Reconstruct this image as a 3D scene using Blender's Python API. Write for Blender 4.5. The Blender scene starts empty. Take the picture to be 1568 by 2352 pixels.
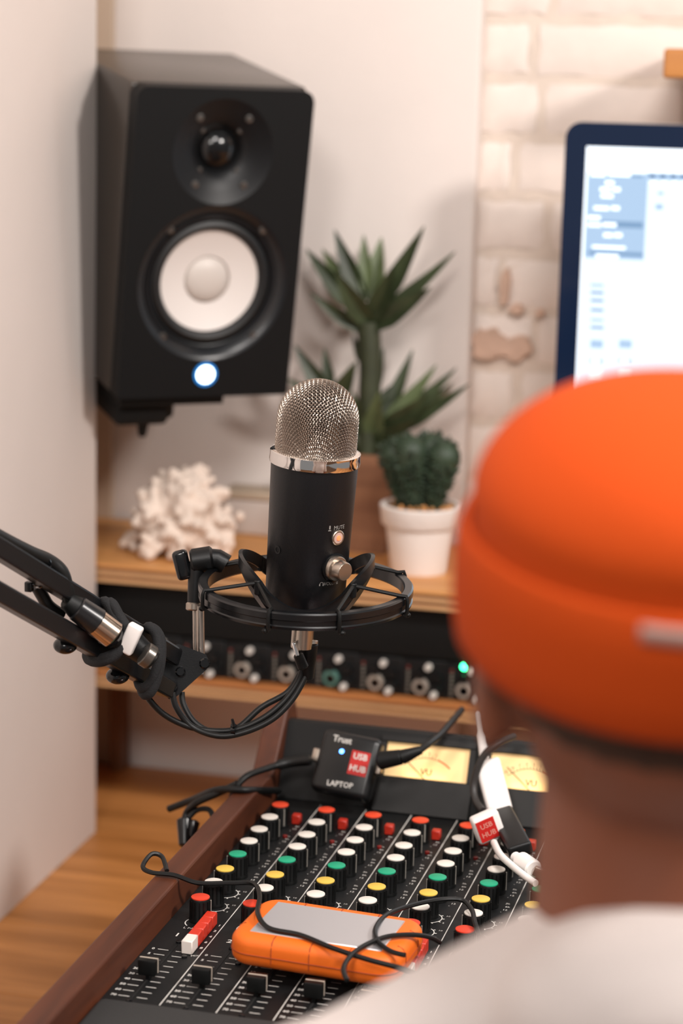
import bpy, bmesh, math, random
from mathutils import Vector, Matrix, Euler
from math import sin, cos, pi, radians as R

SC = bpy.context.scene
COL = SC.collection
# ------------------------------------------------------------------ camera
ZC = 1.63                                   # lens height above the floor
FPX = 4963.0
YAW, PITCH, ROLL = R(14.133), R(11.714), R(1.4164)
_f = Vector((-sin(YAW)*cos(PITCH), cos(YAW)*cos(PITCH), -sin(PITCH)))
_r0 = Vector((cos(YAW), sin(YAW), 0)); _u0 = _r0.cross(_f)
CR = _r0*cos(ROLL) + _u0*sin(ROLL); CU = _u0*cos(ROLL) - _r0*sin(ROLL); CF = _f
cam_d = bpy.data.cameras.new('camera'); cam = bpy.data.objects.new('camera', cam_d); COL.objects.link(cam)
cam.matrix_world = Matrix(((CR.x, CU.x, -CF.x, 0), (CR.y, CU.y, -CF.y, 0), (CR.z, CU.z, -CF.z, ZC), (0, 0, 0, 1)))
cam_d.sensor_fit = 'VERTICAL'; cam_d.sensor_height = 36; cam_d.sensor_width = 24
cam_d.lens = FPX/2352*36
cam_d.dof.use_dof = True; cam_d.dof.focus_distance = 1.74; cam_d.dof.aperture_fstop = 4.0
cam_d.clip_start = 0.05
SC.camera = cam
# ------------------------------------------------------------------ light
W = bpy.data.worlds.new('world'); SC.world = W; W.use_nodes = True
bg = W.node_tree.nodes['Background']; bg.inputs[0].default_value = (1.0, 0.975, 0.96, 1); bg.inputs[1].default_value = 0.30
def area(name, loc, target, size, power, col):
    l = bpy.data.lights.new(name, 'AREA'); l.shape = 'DISK'; l.size = size; l.energy = power; l.color = col
    o = bpy.data.objects.new(name, l); COL.objects.link(o); o.location = loc
    o.rotation_euler = (Vector(target)-Vector(loc)).to_track_quat('-Z', 'Y').to_euler(); return o
area('room_lamp', (1.15, 1.15, 2.35), (-0.7, 2.2, 1.3), 0.26, 38, (1.0, 0.935, 0.885))
area('ceiling_lamp', (0.15, 0.75, 2.75), (-0.4, 1.8, 0.9), 0.50, 27, (1.0, 0.94, 0.90))
area('rear_fill_lamp', (-0.25, -0.75, 2.75), (-0.3, 1.2, 1.0), 0.55, 32, (1.0, 0.93, 0.88))  # added lamp with no visible source, brightens the person's back
vs = SC.view_settings; vs.view_transform = 'Standard'; vs.look = 'None'; vs.gamma = 1; vs.use_curve_mapping = False; vs.exposure = -0.22

# ------------------------------------------------------------------ helpers
def ray(px, py): return CR*((px-784)/FPX) + CU*((1176-py)/FPX) + CF
def up_(v): return Vector((v.x, v.y, v.z+ZC))
def atz(px, py, z): r = ray(px, py); return up_(r*((z-ZC)/r.z))
def aty(px, py, y): r = ray(px, py); return up_(r*(y/r.y))
def atx(px, py, x): r = ray(px, py); return up_(r*(x/r.x))
def atd(px, py, d): return up_(ray(px, py)*d)

def lin(c):
    if isinstance(c, str):
        c = [int(c[i:i+2], 16)/255 for i in (0, 2, 4)]
        c = [x/12.92 if x <= .04045 else ((x+.055)/1.055)**2.4 for x in c]
    return (*c[:3], 1)
MATS = {}
def mat(name, col, rough=.5, metal=0, bump=0, bscale=200, var=0, vscale=8, emit=None, estr=0, sheen=0, coat=0, spec=.5, stretch=(1, 1, 1), sss=0, alpha=1):
    if name in MATS: return MATS[name]
    m = bpy.data.materials.new(name); m.use_nodes = True; nt = m.node_tree; b = nt.nodes['Principled BSDF']
    b.inputs['Base Color'].default_value = lin(col); b.inputs['Roughness'].default_value = rough; b.inputs['Metallic'].default_value = metal
    b.inputs['Specular IOR Level'].default_value = spec
    if sheen: b.inputs['Sheen Weight'].default_value = sheen
    if coat: b.inputs['Coat Weight'].default_value = coat
    if sss: b.inputs['Subsurface Weight'].default_value = sss; b.inputs['Subsurface Radius'].default_value = (.01, .004, .002)
    if emit is not None: b.inputs['Emission Color'].default_value = lin(emit); b.inputs['Emission Strength'].default_value = estr
    if bump or var:
        tc = nt.nodes.new('ShaderNodeTexCoord'); mp = nt.nodes.new('ShaderNodeMapping'); mp.inputs['Scale'].default_value = stretch
        nt.links.new(tc.outputs['Object'], mp.inputs[0])
    if bump:
        n = nt.nodes.new('ShaderNodeTexNoise'); n.inputs['Scale'].default_value = bscale; n.inputs['Detail'].default_value = 3
        nt.links.new(mp.outputs[0], n.inputs['Vector'])
        bp = nt.nodes.new('ShaderNodeBump'); bp.inputs['Strength'].default_value = bump; bp.inputs['Distance'].default_value = .002
        nt.links.new(n.outputs[0], bp.inputs['Height']); nt.links.new(bp.outputs[0], b.inputs['Normal'])
    if var:
        n = nt.nodes.new('ShaderNodeTexNoise'); n.inputs['Scale'].default_value = vscale; n.inputs['Detail'].default_value = 4
        nt.links.new(mp.outputs[0], n.inputs['Vector'])
        mx = nt.nodes.new('ShaderNodeMix'); mx.data_type = 'RGBA'
        c = lin(col); mx.inputs[6].default_value = (*[x*(1-var) for x in c[:3]], 1); mx.inputs[7].default_value = (*[min(1, x*(1+var)) for x in c[:3]], 1)
        rp = nt.nodes.new('ShaderNodeMapRange'); rp.inputs[1].default_value = .3; rp.inputs[2].default_value = .7
        nt.links.new(n.outputs[0], rp.inputs[0]); nt.links.new(rp.outputs[0], mx.inputs[0]); nt.links.new(mx.outputs[2], b.inputs['Base Color'])
    MATS[name] = m; return m
def wood(name, c1, c2, rough=.45, scale=1.0, axis='X', knots=True):
    if name in MATS: return MATS[name]
    m = bpy.data.materials.new(name); m.use_nodes = True; nt = m.node_tree; b = nt.nodes['Principled BSDF']; L = nt.links.new
    tc = nt.nodes.new('ShaderNodeTexCoord'); mp = nt.nodes.new('ShaderNodeMapping')
    s = {'X': (1.3, 16, 16), 'Y': (16, 1.3, 16), 'Z': (16, 16, 1.3)}[axis]; mp.inputs['Scale'].default_value = [v*scale for v in s]
    oi = nt.nodes.new('ShaderNodeObjectInfo'); ad = nt.nodes.new('ShaderNodeVectorMath'); ml = nt.nodes.new('ShaderNodeMath'); ml.operation = 'MULTIPLY'; ml.inputs[1].default_value = 13
    L(oi.outputs['Random'], ml.inputs[0]); L(tc.outputs['Object'], ad.inputs[0]); L(ml.outputs[0], ad.inputs[1]); L(ad.outputs[0], mp.inputs[0])
    n1 = nt.nodes.new('ShaderNodeTexNoise'); n1.inputs['Scale'].default_value = 1.2; n1.inputs['Detail'].default_value = 6; n1.inputs['Distortion'].default_value = .6
    n2 = nt.nodes.new('ShaderNodeTexNoise'); n2.inputs['Scale'].default_value = 8; n2.inputs['Detail'].default_value = 4
    L(mp.outputs[0], n1.inputs['Vector']); L(mp.outputs[0], n2.inputs['Vector'])
    a = nt.nodes.new('ShaderNodeMath'); a.operation = 'MULTIPLY_ADD'; a.inputs[1].default_value = .35; L(n2.outputs[0], a.inputs[0]); L(n1.outputs[0], a.inputs[2])
    rp = nt.nodes.new('ShaderNodeValToRGB'); rp.color_ramp.elements[0].position = .42; rp.color_ramp.elements[0].color = lin(c2); rp.color_ramp.elements[1].position = .82; rp.color_ramp.elements[1].color = lin(c1)
    L(a.outputs[0], rp.inputs[0]); L(rp.outputs[0], b.inputs['Base Color']); b.inputs['Roughness'].default_value = rough
    bp = nt.nodes.new('ShaderNodeBump'); bp.inputs['Strength'].default_value = .15; bp.inputs['Distance'].default_value = .001; L(n2.outputs[0], bp.inputs['Height']); L(bp.outputs[0], b.inputs['Normal'])
    MATS[name] = m; return m

def frame(d):
    d = Vector(d).normalized(); a = Vector((0, 0, 1)) if abs(d.z) < .9 else Vector((1, 0, 0))
    u = a.cross(d).normalized(); return u, d.cross(u), d
class MB:
    """collects shapes; build() links them as one mesh object"""
    def __init__(s): s.v = []; s.f = []; s.mi = []; s.cur = 0
    def add(s, vs, fs):
        o = len(s.v); s.v += [tuple(v) for v in vs]; s.f += [[i+o for i in f] for f in fs]; s.mi += [s.cur]*len(fs); return s
    def slot(s, i): s.cur = i; return s
    def box(s, lo, hi, M=None):
        vs = [Vector((x, y, z)) for x in (lo[0], hi[0]) for y in (lo[1], hi[1]) for z in (lo[2], hi[2])]
        if M is not None: vs = [M @ v for v in vs]
        return s.add(vs, [(0, 1, 3, 2), (4, 6, 7, 5), (0, 4, 5, 1), (2, 3, 7, 6), (0, 2, 6, 4), (1, 5, 7, 3)])
    def rbox(s, lo, hi, r, M=None, seg=3):
        bm = bmesh.new(); bmesh.ops.create_cube(bm, size=1)
        for v in bm.verts: v.co = Vector([lo[i]+(v.co[i]+.5)*(hi[i]-lo[i]) for i in range(3)])
        bmesh.ops.bevel(bm, geom=bm.edges[:], offset=r, segments=seg, profile=.5, affect='EDGES', clamp_overlap=True)
        return s.bm(bm, M)
    def bm(s, bm, M=None):
        bm.verts.index_update(); vs = [(M @ v.co) if M is not None else v.co.copy() for v in bm.verts]; fs = [[v.index for v in f.verts] for f in bm.faces]; bm.free(); return s.add(vs, fs)
    def lathe(s, prof, n=32, M=None, cap=True):
        vs = []; fs = []
        for (r, z) in prof:
            for k in range(n): vs.append(Vector((r*cos(2*pi*k/n), r*sin(2*pi*k/n), z)))
        for i in range(len(prof)-1):
            for k in range(n): a = i*n+k; b = i*n+(k+1) % n; fs.append((a, b, b+n, a+n))
        if cap: fs.append(list(range(n))[::-1]); fs.append([len(vs)-n+k for k in range(n)])
        if M is not None: vs = [M @ v for v in vs]
        return s.add(vs, fs)
    def cyl(s, a, b, r, r2=None, n=20, cap=True):
        a = Vector(a); b = Vector(b); u, v, d = frame(b-a); r2 = r if r2 is None else r2
        M = Matrix(((u.x, v.x, d.x, a.x), (u.y, v.y, d.y, a.y), (u.z, v.z, d.z, a.z), (0, 0, 0, 1)))
        return s.lathe([(r, 0), (r2, (b-a).length)], n, M, cap)
    def bevcyl(s, a, b, r, bev, n=24, r2=None):
        a = Vector(a); b = Vector(b); u, v, d = frame(b-a); L = (b-a).length; r2 = r if r2 is None else r2
        M = Matrix(((u.x, v.x, d.x, a.x), (u.y, v.y, d.y, a.y), (u.z, v.z, d.z, a.z), (0, 0, 0, 1)))
        return s.lathe([(r-bev, 0), (r, bev), (r2, L-bev), (r2-bev, L)], n, M)
    def tube(s, pts, r, n=8, closed=False, cap=True, rect=None, up=None):
        pts = [Vector(p) for p in pts]; N = len(pts); vs = []; fs = []
        rad = r if isinstance(r, (list, tuple)) else [r]*N
        T = []
        for i in range(N):
            a = pts[(i-1) % N] if (closed or i > 0) else pts[i]; b = pts[(i+1) % N] if (closed or i < N-1) else pts[i]
            T.append((b-a).normalized())
        u, v, d = frame(T[0])
        if up is not None: u = Vector(up).cross(T[0]).normalized()
        for i in range(N):
            if up is not None: u = Vector(up).cross(T[i]); 
            u = (u - T[i]*u.dot(T[i])).normalized(); v = T[i].cross(u)
            if rect: ring = [u*a*rect[0]/2+v*b*rect[1]/2 for a, b in ((-1, -1), (1, -1), (1, 1), (-1, 1))]
            else: ring = [u*cos(2*pi*k/n)*rad[i]+v*sin(2*pi*k/n)*rad[i] for k in range(n)]
            vs += [pts[i]+q for q in ring]
        m = 4 if rect else n
        for i in range(N if closed else N-1):
            j = (i+1) % N
            for k in range(m): fs.append((i*m+k, i*m+(k+1) % m, j*m+(k+1) % m, j*m+k))
        if cap and not closed: fs.append(list(range(m))[::-1]); fs.append([(N-1)*m+k for k in range(m)])
        return s.add(vs, fs)
    def ell(s, c, rad, M=None, nu=20, nv=12):
        vs = []; fs = []; c = Vector(c)
        for i in range(nv+1):
            t = pi*i/nv
            for k in range(nu): p = 2*pi*k/nu; vs.append(Vector((rad[0]*sin(t)*cos(p), rad[1]*sin(t)*sin(p), rad[2]*cos(t))))
        for i in range(nv):
            for k in range(nu): a = i*nu+k; b = i*nu+(k+1) % nu; fs.append((a, a+nu, b+nu, b))
        if M is not None: vs = [M @ v for v in vs]
        return s.add([v+c for v in vs], fs)
    def cap2(s, a, b, r1, r2, n=14, m=6):
        """tapered capsule"""
        a = Vector(a); b = Vector(b); u, v, d = frame(b-a); L = (b-a).length
        prof = [(max(1e-5, r1*sin(pi/2*i/m)), -r1*cos(pi/2*i/m)) for i in range(m+1)] + [(max(1e-5, r2*cos(pi/2*i/m)), L+r2*sin(pi/2*i/m)) for i in range(m+1)]
        M = Matrix(((u.x, v.x, d.x, a.x), (u.y, v.y, d.y, a.y), (u.z, v.z, d.z, a.z), (0, 0, 0, 1)))
        return s.lathe(prof, n, M)
    def prism(s, poly, z0, z1, M=None):
        n = len(poly); vs = [Vector((x, y, z0)) for x, y in poly]+[Vector((x, y, z1)) for x, y in poly]
        fs = [list(range(n))[::-1], [n+k for k in range(n)]]+[(k, (k+1) % n, n+(k+1) % n, n+k) for k in range(n)]
        if M is not None: vs = [M @ v for v in vs]
        return s.add(vs, fs)
    def mesh(s, name, mats, smooth=True):
        me = bpy.data.meshes.new(name); me.from_pydata(s.v, [], s.f)
        for m in (mats if isinstance(mats, (list, tuple)) else [mats]): me.materials.append(m)
        me.polygons.foreach_set('material_index', s.mi)
        bm = bmesh.new(); bm.from_mesh(me); bmesh.ops.remove_doubles(bm, verts=bm.verts, dist=1e-7); bmesh.ops.recalc_face_normals(bm, faces=bm.faces); bm.to_mesh(me); bm.free()
        if smooth:
            me.polygons.foreach_set('use_smooth', [True]*len(me.polygons))
            me.set_sharp_from_angle(angle=R(38))
        me.update(); return me
    def build(s, name, mats, parent=None, smooth=True, loc=None, rot=None):
        o = bpy.data.objects.new(name, s.mesh(name, mats, smooth)); return link(o, parent, loc, rot)
def link(o, parent=None, loc=None, rot=None):
    COL.objects.link(o); o.parent = parent
    if loc is not None: o.location = loc
    if rot is not None: o.rotation_euler = rot
    return o
def share(name, me, parent=None, loc=(0, 0, 0), rot=(0, 0, 0), scale=None):
    o = bpy.data.objects.new(name, me); link(o, parent, loc, rot)
    if scale: o.scale = scale
    return o
def tag(o, label=None, cat=None, group=None, kind=None):
    if label: o['label'] = label
    if cat: o['category'] = cat
    if group: o['group'] = group
    if kind: o['kind'] = kind
    return o
def thing(name, label, cat, loc=(0, 0, 0), rot=(0, 0, 0), group=None):
    o = bpy.data.objects.new(name, None); o.empty_display_size = .02; link(o, None, loc, rot); return tag(o, label, cat, group)
def spline(pts, n=10, closed=False):
    pts = [Vector(p) for p in pts]; N = len(pts); out = []
    for i in range(N if closed else N-1):
        g = (lambda k: pts[k % N]) if closed else (lambda k: pts[max(0, min(N-1, k))])
        p0, p1, p2, p3 = g(i-1), g(i), g(i+1), g(i+2)
        for k in range(n):
            t = k/n; out.append(.5*((2*p1)+(p2-p0)*t+(2*p0-5*p1+4*p2-p3)*t*t+(3*p1-p0-3*p2+p3)*t**3))
    if not closed: out.append(pts[-1])
    return out
_txt = {}
def text_mesh(txt, size, extr=.0, bold=0):
    k = (txt, size, extr, bold)
    if k not in _txt:
        cu = bpy.data.curves.new('t', 'FONT'); cu.body = txt; cu.size = size; cu.align_x = 'CENTER'; cu.align_y = 'CENTER'; cu.extrude = extr; cu.resolution_u = 2; cu.offset = bold
        o = bpy.data.objects.new('t', cu); COL.objects.link(o); dg = bpy.context.evaluated_depsgraph_get(); me = bpy.data.meshes.new_from_object(o.evaluated_get(dg))
        _txt[k] = ([v.co.copy() for v in me.vertices], [list(p.vertices) for p in me.polygons])
        bpy.data.objects.remove(o); bpy.data.curves.remove(cu); bpy.data.meshes.remove(me)
    return _txt[k]
def put_text(mb, txt, size, M, bold=0, warp=None):
    vs, fs = text_mesh(txt, size, 0, bold)
    vs = [M @ v for v in vs] if warp is None else [warp(v) for v in vs]
    mb.add(vs, fs)
def T(x, y, z): return Matrix.Translation((x, y, z))
def remeshed(name, mb, m, voxel, parent=None, smooth_it=6, loc=None, rot=None, smooth_f=.5):
    """unite the shapes of mb into one continuous skin"""
    me = mb.mesh(name, m, False); o = bpy.data.objects.new('tmp', me); COL.objects.link(o)
    r = o.modifiers.new('r', 'REMESH'); r.mode = 'VOXEL'; r.voxel_size = voxel
    if smooth_it: sm = o.modifiers.new('s', 'SMOOTH'); sm.iterations = smooth_it; sm.factor = smooth_f
    dg = bpy.context.evaluated_depsgraph_get(); me2 = bpy.data.meshes.new_from_object(o.evaluated_get(dg)); me2.name = name
    bpy.data.objects.remove(o); bpy.data.meshes.remove(me)
    me2.polygons.foreach_set('use_smooth', [True]*len(me2.polygons))
    if not me2.materials: me2.materials.append(m)
    return link(bpy.data.objects.new(name, me2), parent, loc, rot)

# ------------------------------------------------------------------ materials
PLASTER = mat('plaster', 'e4dad4', .75, bump=.12, bscale=60, var=.03, vscale=5)
BRICKM = mat('painted_brick', 'e9dcd3', .7, bump=.5, bscale=45, var=.05, vscale=14)
MORTAR = mat('painted_mortar', 'dccdc0', .8, bump=.5, bscale=60, var=.06, vscale=20)
CHIP = mat('bare_brick', 'd0b09c', .9, bump=.4, bscale=90, var=.15, vscale=30)
DESKW = wood('desk_wood', 'c4854a', '8d5826', .45)
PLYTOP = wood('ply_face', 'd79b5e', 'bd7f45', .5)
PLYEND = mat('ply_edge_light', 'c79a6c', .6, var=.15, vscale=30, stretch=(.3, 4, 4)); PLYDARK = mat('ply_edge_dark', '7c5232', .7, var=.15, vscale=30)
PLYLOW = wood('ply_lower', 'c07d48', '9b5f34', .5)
WALNUT = wood('walnut', '5c2e18', '38190c', .5, 1.3, 'Y'); WALNUTZ = wood('walnut_upright', '7d5336', '5a3822', .5, 1.3, 'Z')
BLACKP = mat('black_plastic', '0d0e0f', .42, bump=.05, bscale=900, spec=.35)
BLACKG = mat('black_gloss', '0c0d0f', .18)
BLACKM = mat('black_matte', '0b0c0c', .65, bump=.1, bscale=700, spec=.25)
RUBBER = mat('black_rubber', '0a0b0b', .5, spec=.3)
PANELB = mat('console_black', '121314', .5, bump=.06, bscale=1200, spec=.3)
CHROME = mat('chrome', 'e6e2df', .06, 1); STEEL = mat('brushed_steel', 'b9aea4', .28, 1, bump=.04, bscale=600); NICKEL = mat('nickel', 'b3a79b', .32, 1)
WHITEP = mat('white_plastic', 'ece6e2', .38); PRINT = mat('white_print', 'd9d6d0', .6)

# ------------------------------------------------------------------ setting
DZ = ZC-.91                                  # desk top
WY = 2.58                                    # back wall plane
tag(MB().box((-3, -1.5, -.05), (3, 3, 0)).build('floor', wood('floor_wood', '9a6a42', '6f4728', .5, .6), smooth=False), kind='structure')
LX, LY = -.8776, 2.320                       # white partition on the left
tag(MB().prism([(LX-.25, .6), (LX, .6), (LX, LY-.004), (LX-.002, LY-.001), (LX-.022, LY-.022), (LX-.25, LY-.022)], DZ+.0005, 2.9).build('wall_left', PLASTER), kind='structure')
tag(MB().box((-1.12, LY+.001, 0), (-1.0, WY+.1, 2.9)).build('wall_alcove', mat('alcove_plaster', 'd9c8ba', .8, bump=.12, bscale=60), smooth=False), kind='structure')
PXR = aty(1092, 400, WY).x                   # right edge of the smooth board
TRX = aty(257, 900, WY-.01).x
tag(MB().rbox((-.9995, WY-.012, DZ+.0005), (TRX, WY-.0003, 2.9), .002).build('alcove_shade_strip_1', mat('alcove_shade_beige', 'bda793', .8)), kind='structure')  # strip added on the back wall; beige stands in for the shaded alcove side
tag(MB().rbox((-1.0, WY, 0), (PXR, WY+.03, 2.9), .004).build('wall_panel', PLASTER), kind='structure')
wb = tag(MB().box((PXR-.3, WY+.032, 0), (1.6, WY+.15, 2.9)).build('wall_back', MORTAR, smooth=False), kind='structure')
random.seed(4)
def brick_mesh(w, h, seed):
    rnd = random.Random(seed); b = MB()
    bm = bmesh.new(); bmesh.ops.create_grid(bm, x_segments=8, y_segments=4, size=.5)
    for v in bm.verts:
        x, y = v.co.x, v.co.y; e = min(.5-abs(x), (.5-abs(y))*h/w)
        d = .0045 if e > .02 else 0.0
        v.co = Vector((x*w+rnd.uniform(-.0025, .0025), -d-rnd.uniform(-.0015, .0015), y*h+rnd.uniform(-.002, .002)))
    return b.bm(bm).mesh('brick', BRICKM)
BH = aty(1300, 184, WY).z-aty(1300, 322, WY).z
z0 = aty(1300, 184, WY).z
firstj = {1: 1253, 0: 1214, -1: 1237, -2: 1180, -3: 1262, -4: 1160, -5: 1240}
variants = [brick_mesh(1.0, 1.0, i) for i in range(5)]
for c in range(-9, 10):
    zc = z0 + BH*(c+.5) if c >= 0 else z0+BH*(c+.5)
    j = aty(firstj.get(c, 1150+(c % 3)*45), 184, WY).x if c in firstj else PXR+.04+.06*(c % 2)+random.uniform(0, .02)
    edges = [PXR-.01, j]
    while edges[-1] < .75: edges.append(edges[-1]+random.uniform(.17, .215))
    for a, b_ in zip(edges[:-1], edges[1:]):
        if b_-a < .02: continue
        w_ = b_-a-.012; h_ = BH-.013
        share('brick', brick_mesh(w_, h_, random.random()), wb, ((a+b_)/2, WY+.031, zc))
def blob(cx, cy, rx, ry, seed, n=18):
    rnd = random.Random(seed); pts = []
    for k in range(n): q = rnd.uniform(.8, 1.15); pts.append((cx+rx*q*cos(2*pi*k/n), cy+ry*q*sin(2*pi*k/n)))
    return pts
for px, py, rx, ry, sd in ((1118, 790, 40, 38, 1), (1185, 800, 32, 28, 2), (1150, 797, 40, 20, 3), (1158, 660, 12, 45, 4), (1185, 710, 16, 12, 5), (1238, 720, 10, 9, 6)):
    poly = [aty(x, y, WY+.018) for x, y in blob(px, py, rx, ry, sd)]
    m = MB(); n = len(poly); m.add([(p.x, WY+.0195-sd*.0003, p.z) for p in poly]+[(p.x, WY+.030, p.z) for p in poly], [list(range(n)), list(range(n, 2*n))]+[(k, (k+1) % n, n+(k+1) % n, n+k) for k in range(n)])
    m.build('chipped_patch', CHIP, wb, False)

# ------------------------------------------------------------------ desk
desk = thing('desk', 'warm brown wooden desk top under the mixing console', 'desk', (0, 0, 0))
ys = [1.15, 1.25, 1.36, 1.53, 1.69, 1.86, 2.03, 2.20, 2.38, WY-.001]
for a, b_ in zip(ys[:-1], ys[1:]):
    x0 = -.9525 if a > LY else -1.0
    MB().rbox((-.9995 if b_ > LY+.2 else LX-.1, a+.0004, DZ-.035), (1.3, min(b_-.0004, WY-.0125), DZ), .0012, seg=1).build('plank', DESKW, desk)
for x in (-.8, 1.2):
    for y in (1.2, 2.5): MB().box((x-.03, y-.03, 0), (x+.03, y+.03, DZ-.0352)).build('leg', DESKW, desk, False)

# ------------------------------------------------------------------ shelf unit
SZ = ZC-.580; SF = 2.325
shelf = thing('shelf_unit', 'low plywood shelf unit standing on the desk against the wall', 'shelf', (0, 0, 0))
def ply(z1, z0, yf, name, top):
    m = MB(); n = 5; h = (z1-z0)/n
    for i in range(n):
        m.slot(0 if i == n-1 else (1 if i % 2 == 0 else 2)); rec = 0 if i % 2 == 0 else .0008
        m.box((-.998, yf+rec, z0+h*i), (1.1, WY-.0125, z0+h*(i+1)))
    return m.build(name, [top, PLYEND, PLYDARK], shelf, False)
ply(SZ, SZ-.0225, SF, 'shelf_board', PLYTOP)
LZ1, LZ0 = ZC-.712, ZC-.730
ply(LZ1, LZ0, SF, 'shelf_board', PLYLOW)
MB().box((aty(258, 1690, WY-.03).x, WY-.04, DZ+.0002), (aty(286, 1690, WY-.03).x, WY-.0125, LZ0-.0002)).build('upright', WALNUTZ, shelf, False)
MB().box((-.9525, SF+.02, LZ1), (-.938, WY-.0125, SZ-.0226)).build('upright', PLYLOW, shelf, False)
MB().box((1.08, SF+.02, DZ+.0002), (1.1, WY-.003, LZ0)).build('upright', WALNUTZ, shelf, False)
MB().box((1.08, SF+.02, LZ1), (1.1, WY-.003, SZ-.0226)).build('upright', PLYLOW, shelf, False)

# wooden wall shelf at the right edge
c0 = aty(1525, 98, 2.44); c1 = aty(1525, 180, 2.44)
ws = MB().rbox((c0.x, 2.44, c1.z), (c0.x+.7, WY+.02, c0.z-.006), .004).build('wall_shelf', wood('oak', 'c98a4c', 'a86a33', .5))
tag(ws, 'end of a honey coloured wooden shelf on the white brick wall above the monitor', 'shelf')

# ------------------------------------------------------------------ rack gear
rk = thing('rack_panel', 'plain black blanking panel between the two shelf boards above the preamp rack', 'rack panel')
RY = SF+.02
pt = aty(600, 1480, RY).z
MB().rbox((-.936, RY, pt+.001), (.6, WY-.05, SZ-.0235), .002).build('panel', BLACKM, rk)
pr = thing('preamp_rack', 'black rack of preamp modules with rings of knobs on the lower shelf board', 'audio rack')
MB().box((-.936, RY+.006, LZ1+.0004), (.6, WY-.05, pt-.0005)).build('chassis', BLACKM, pr, False)
MODX = [aty(x, 1560, RY).x for x in (414, 515, 616, 717, 819, 922, 1022)]
SILV = mat('knob_white', 'cfc9c2', .4); TEALM = mat('teal_ring', '5f8a80', .35, .35)
def pz(py, px=700): return aty(px, py, RY).z
H_ = pt-LZ1
modw = MODX[1]-MODX[0]
GRN = mat('green_led', '30ff90', .4, emit='3dffa0', estr=14)
pk = MB().lathe([(.0085, 0), (.0085, .006), (.0072, .009), (.001, .009)], 20, Matrix.Rotation(pi/2, 4, 'X')).mesh('gain_knob', BLACKP)
pcap = MB().lathe([(.0026, .009), (.0026, .0105), (.0001, .0108)], 14, Matrix.Rotation(pi/2, 4, 'X')).mesh('cap', SILV)
ringm = MB().lathe([(.0055, 0), (.0098, 0), (.0098, .004), (.0085, .006), (.0055, .006)], 24, Matrix.Rotation(pi/2, 4, 'X'), cap=False).mesh('ring', mat('jack_ring', 'b0a69b', .35, .35))
ringt = MB().lathe([(.0055, 0), (.0098, 0), (.0098, .004), (.0085, .006), (.0055, .006)], 24, Matrix.Rotation(pi/2, 4, 'X'), cap=False).mesh('ring', TEALM)
plugm = MB().lathe([(.0055, 0), (.0055, .002), (.001, .002)], 16, Matrix.Rotation(pi/2, 4, 'X')).mesh('jack', BLACKG)
wk = MB().lathe([(.0042, 0), (.0042, .006), (.0034, .0075), (.001, .0075)], 16, Matrix.Rotation(pi/2, 4, 'X')).mesh('switch_cap', SILV)
ledm = MB().lathe([(.0019, 0), (.0019, .0015), (.0005, .002)], 10, Matrix.Rotation(pi/2, 4, 'X')).mesh('meter_led', mat('meter_led', '6a655d', .4)); ledr = MB().lathe([(.0019, 0), (.0019, .0015), (.0005, .002)], 10, Matrix.Rotation(pi/2, 4, 'X')).mesh('meter_led', mat('meter_led_red', '6e2a22', .4))
for i, mx in enumerate([MODX[0]-modw] + MODX + [MODX[-1]+modw*k for k in range(1, 4)]):
    if i == 8: 
        pm = MB().rbox((mx+.0006, RY, LZ1+.001), (mx+modw*.8, RY+.006, pt-.001), .0008).build('power_module', PANELB, pr)
        MB().lathe([(.0035, 0), (.0035, .002), (.001, .0032)], 16, Matrix.Rotation(pi/2, 4, 'X')).build('power_led', GRN, pm, loc=(aty(1066, 1531, RY).x, RY, pz(1531, 1066)))
        continue
    pm = MB().rbox((mx+.0006, RY, LZ1+.001), (mx+modw-.0006, RY+.006, pt-.001), .0008, seg=1).build('preamp_module', PANELB, pr)
    for k in range(7): share('meter_led', ledr if k == 6 else ledm, pm, (mx+modw*.14, RY, LZ1+H_*(.14+.105*k)))
    share('knob_ring', ringt if i == 4 else ringm, pm, (mx+modw*.42, RY, LZ1+H_*.30)); share('jack', plugm, pm, (mx+modw*.42, RY, LZ1+H_*.30))
    share('switch_cap', wk, pm, (mx+modw*.58, RY, LZ1+H_*.82))
    g = share('gain_knob', pk, pm, (mx+modw*.76, RY, LZ1+H_*.24)); share('switch_cap', wk, pm, (mx+modw*.74, RY-.009, LZ1+H_*.16))
    share('filter_knob', pk, pm, (mx+modw*.42, RY, LZ1+H_*.62), scale=(.7, .8, .7)); share('filter_knob', pk, pm, (mx+modw*.78, RY, LZ1+H_*.56), scale=(.7, .8, .7))

# ------------------------------------------------------------------ loudspeaker
S = 1.09
SW, SH, SD = .1885*S, .32*S, .232*S
SPL = Vector((-.6853*S, 2.1217*S, -.3427*S+ZC)); SPR = (.1569, .012, .6762)
CAB = mat('cabinet_lit_brown', '38312b', .27, bump=.03, bscale=500, spec=.7); BAF = mat('baffle_black', '0e0f10', .55, bump=.12, bscale=700, spec=.2)  # cabinet is black; base raised to stand in for light falling on its top
spk = thing('loudspeaker', 'black studio loudspeaker with white cone and glowing round light, mounted on the wall', 'speaker', SPL, SPR)
MB().rbox((-SW/2, .024, 0), (SW/2, SD, SH), .004).build('cabinet', CAB, spk)
RX = Matrix.Rotation(pi/2, 4, 'X')           # lathe axis z -> -y
def rrect(w, h, r, n=6, rb=None):
    pts = []; r_top = r
    rb = r if rb is None else rb
    for cx, cy, a0, r in ((w/2-r, h-r, 0, r_top), (-w/2+r, h-r, 90, r_top), (-w/2+rb, rb, 180, rb), (w/2-rb, rb, 270, rb)):
        for k in range(n+1): a = R(a0+90*k/n); pts.append((cx+r*cos(a), cy+r*sin(a)))
    return pts
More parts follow.
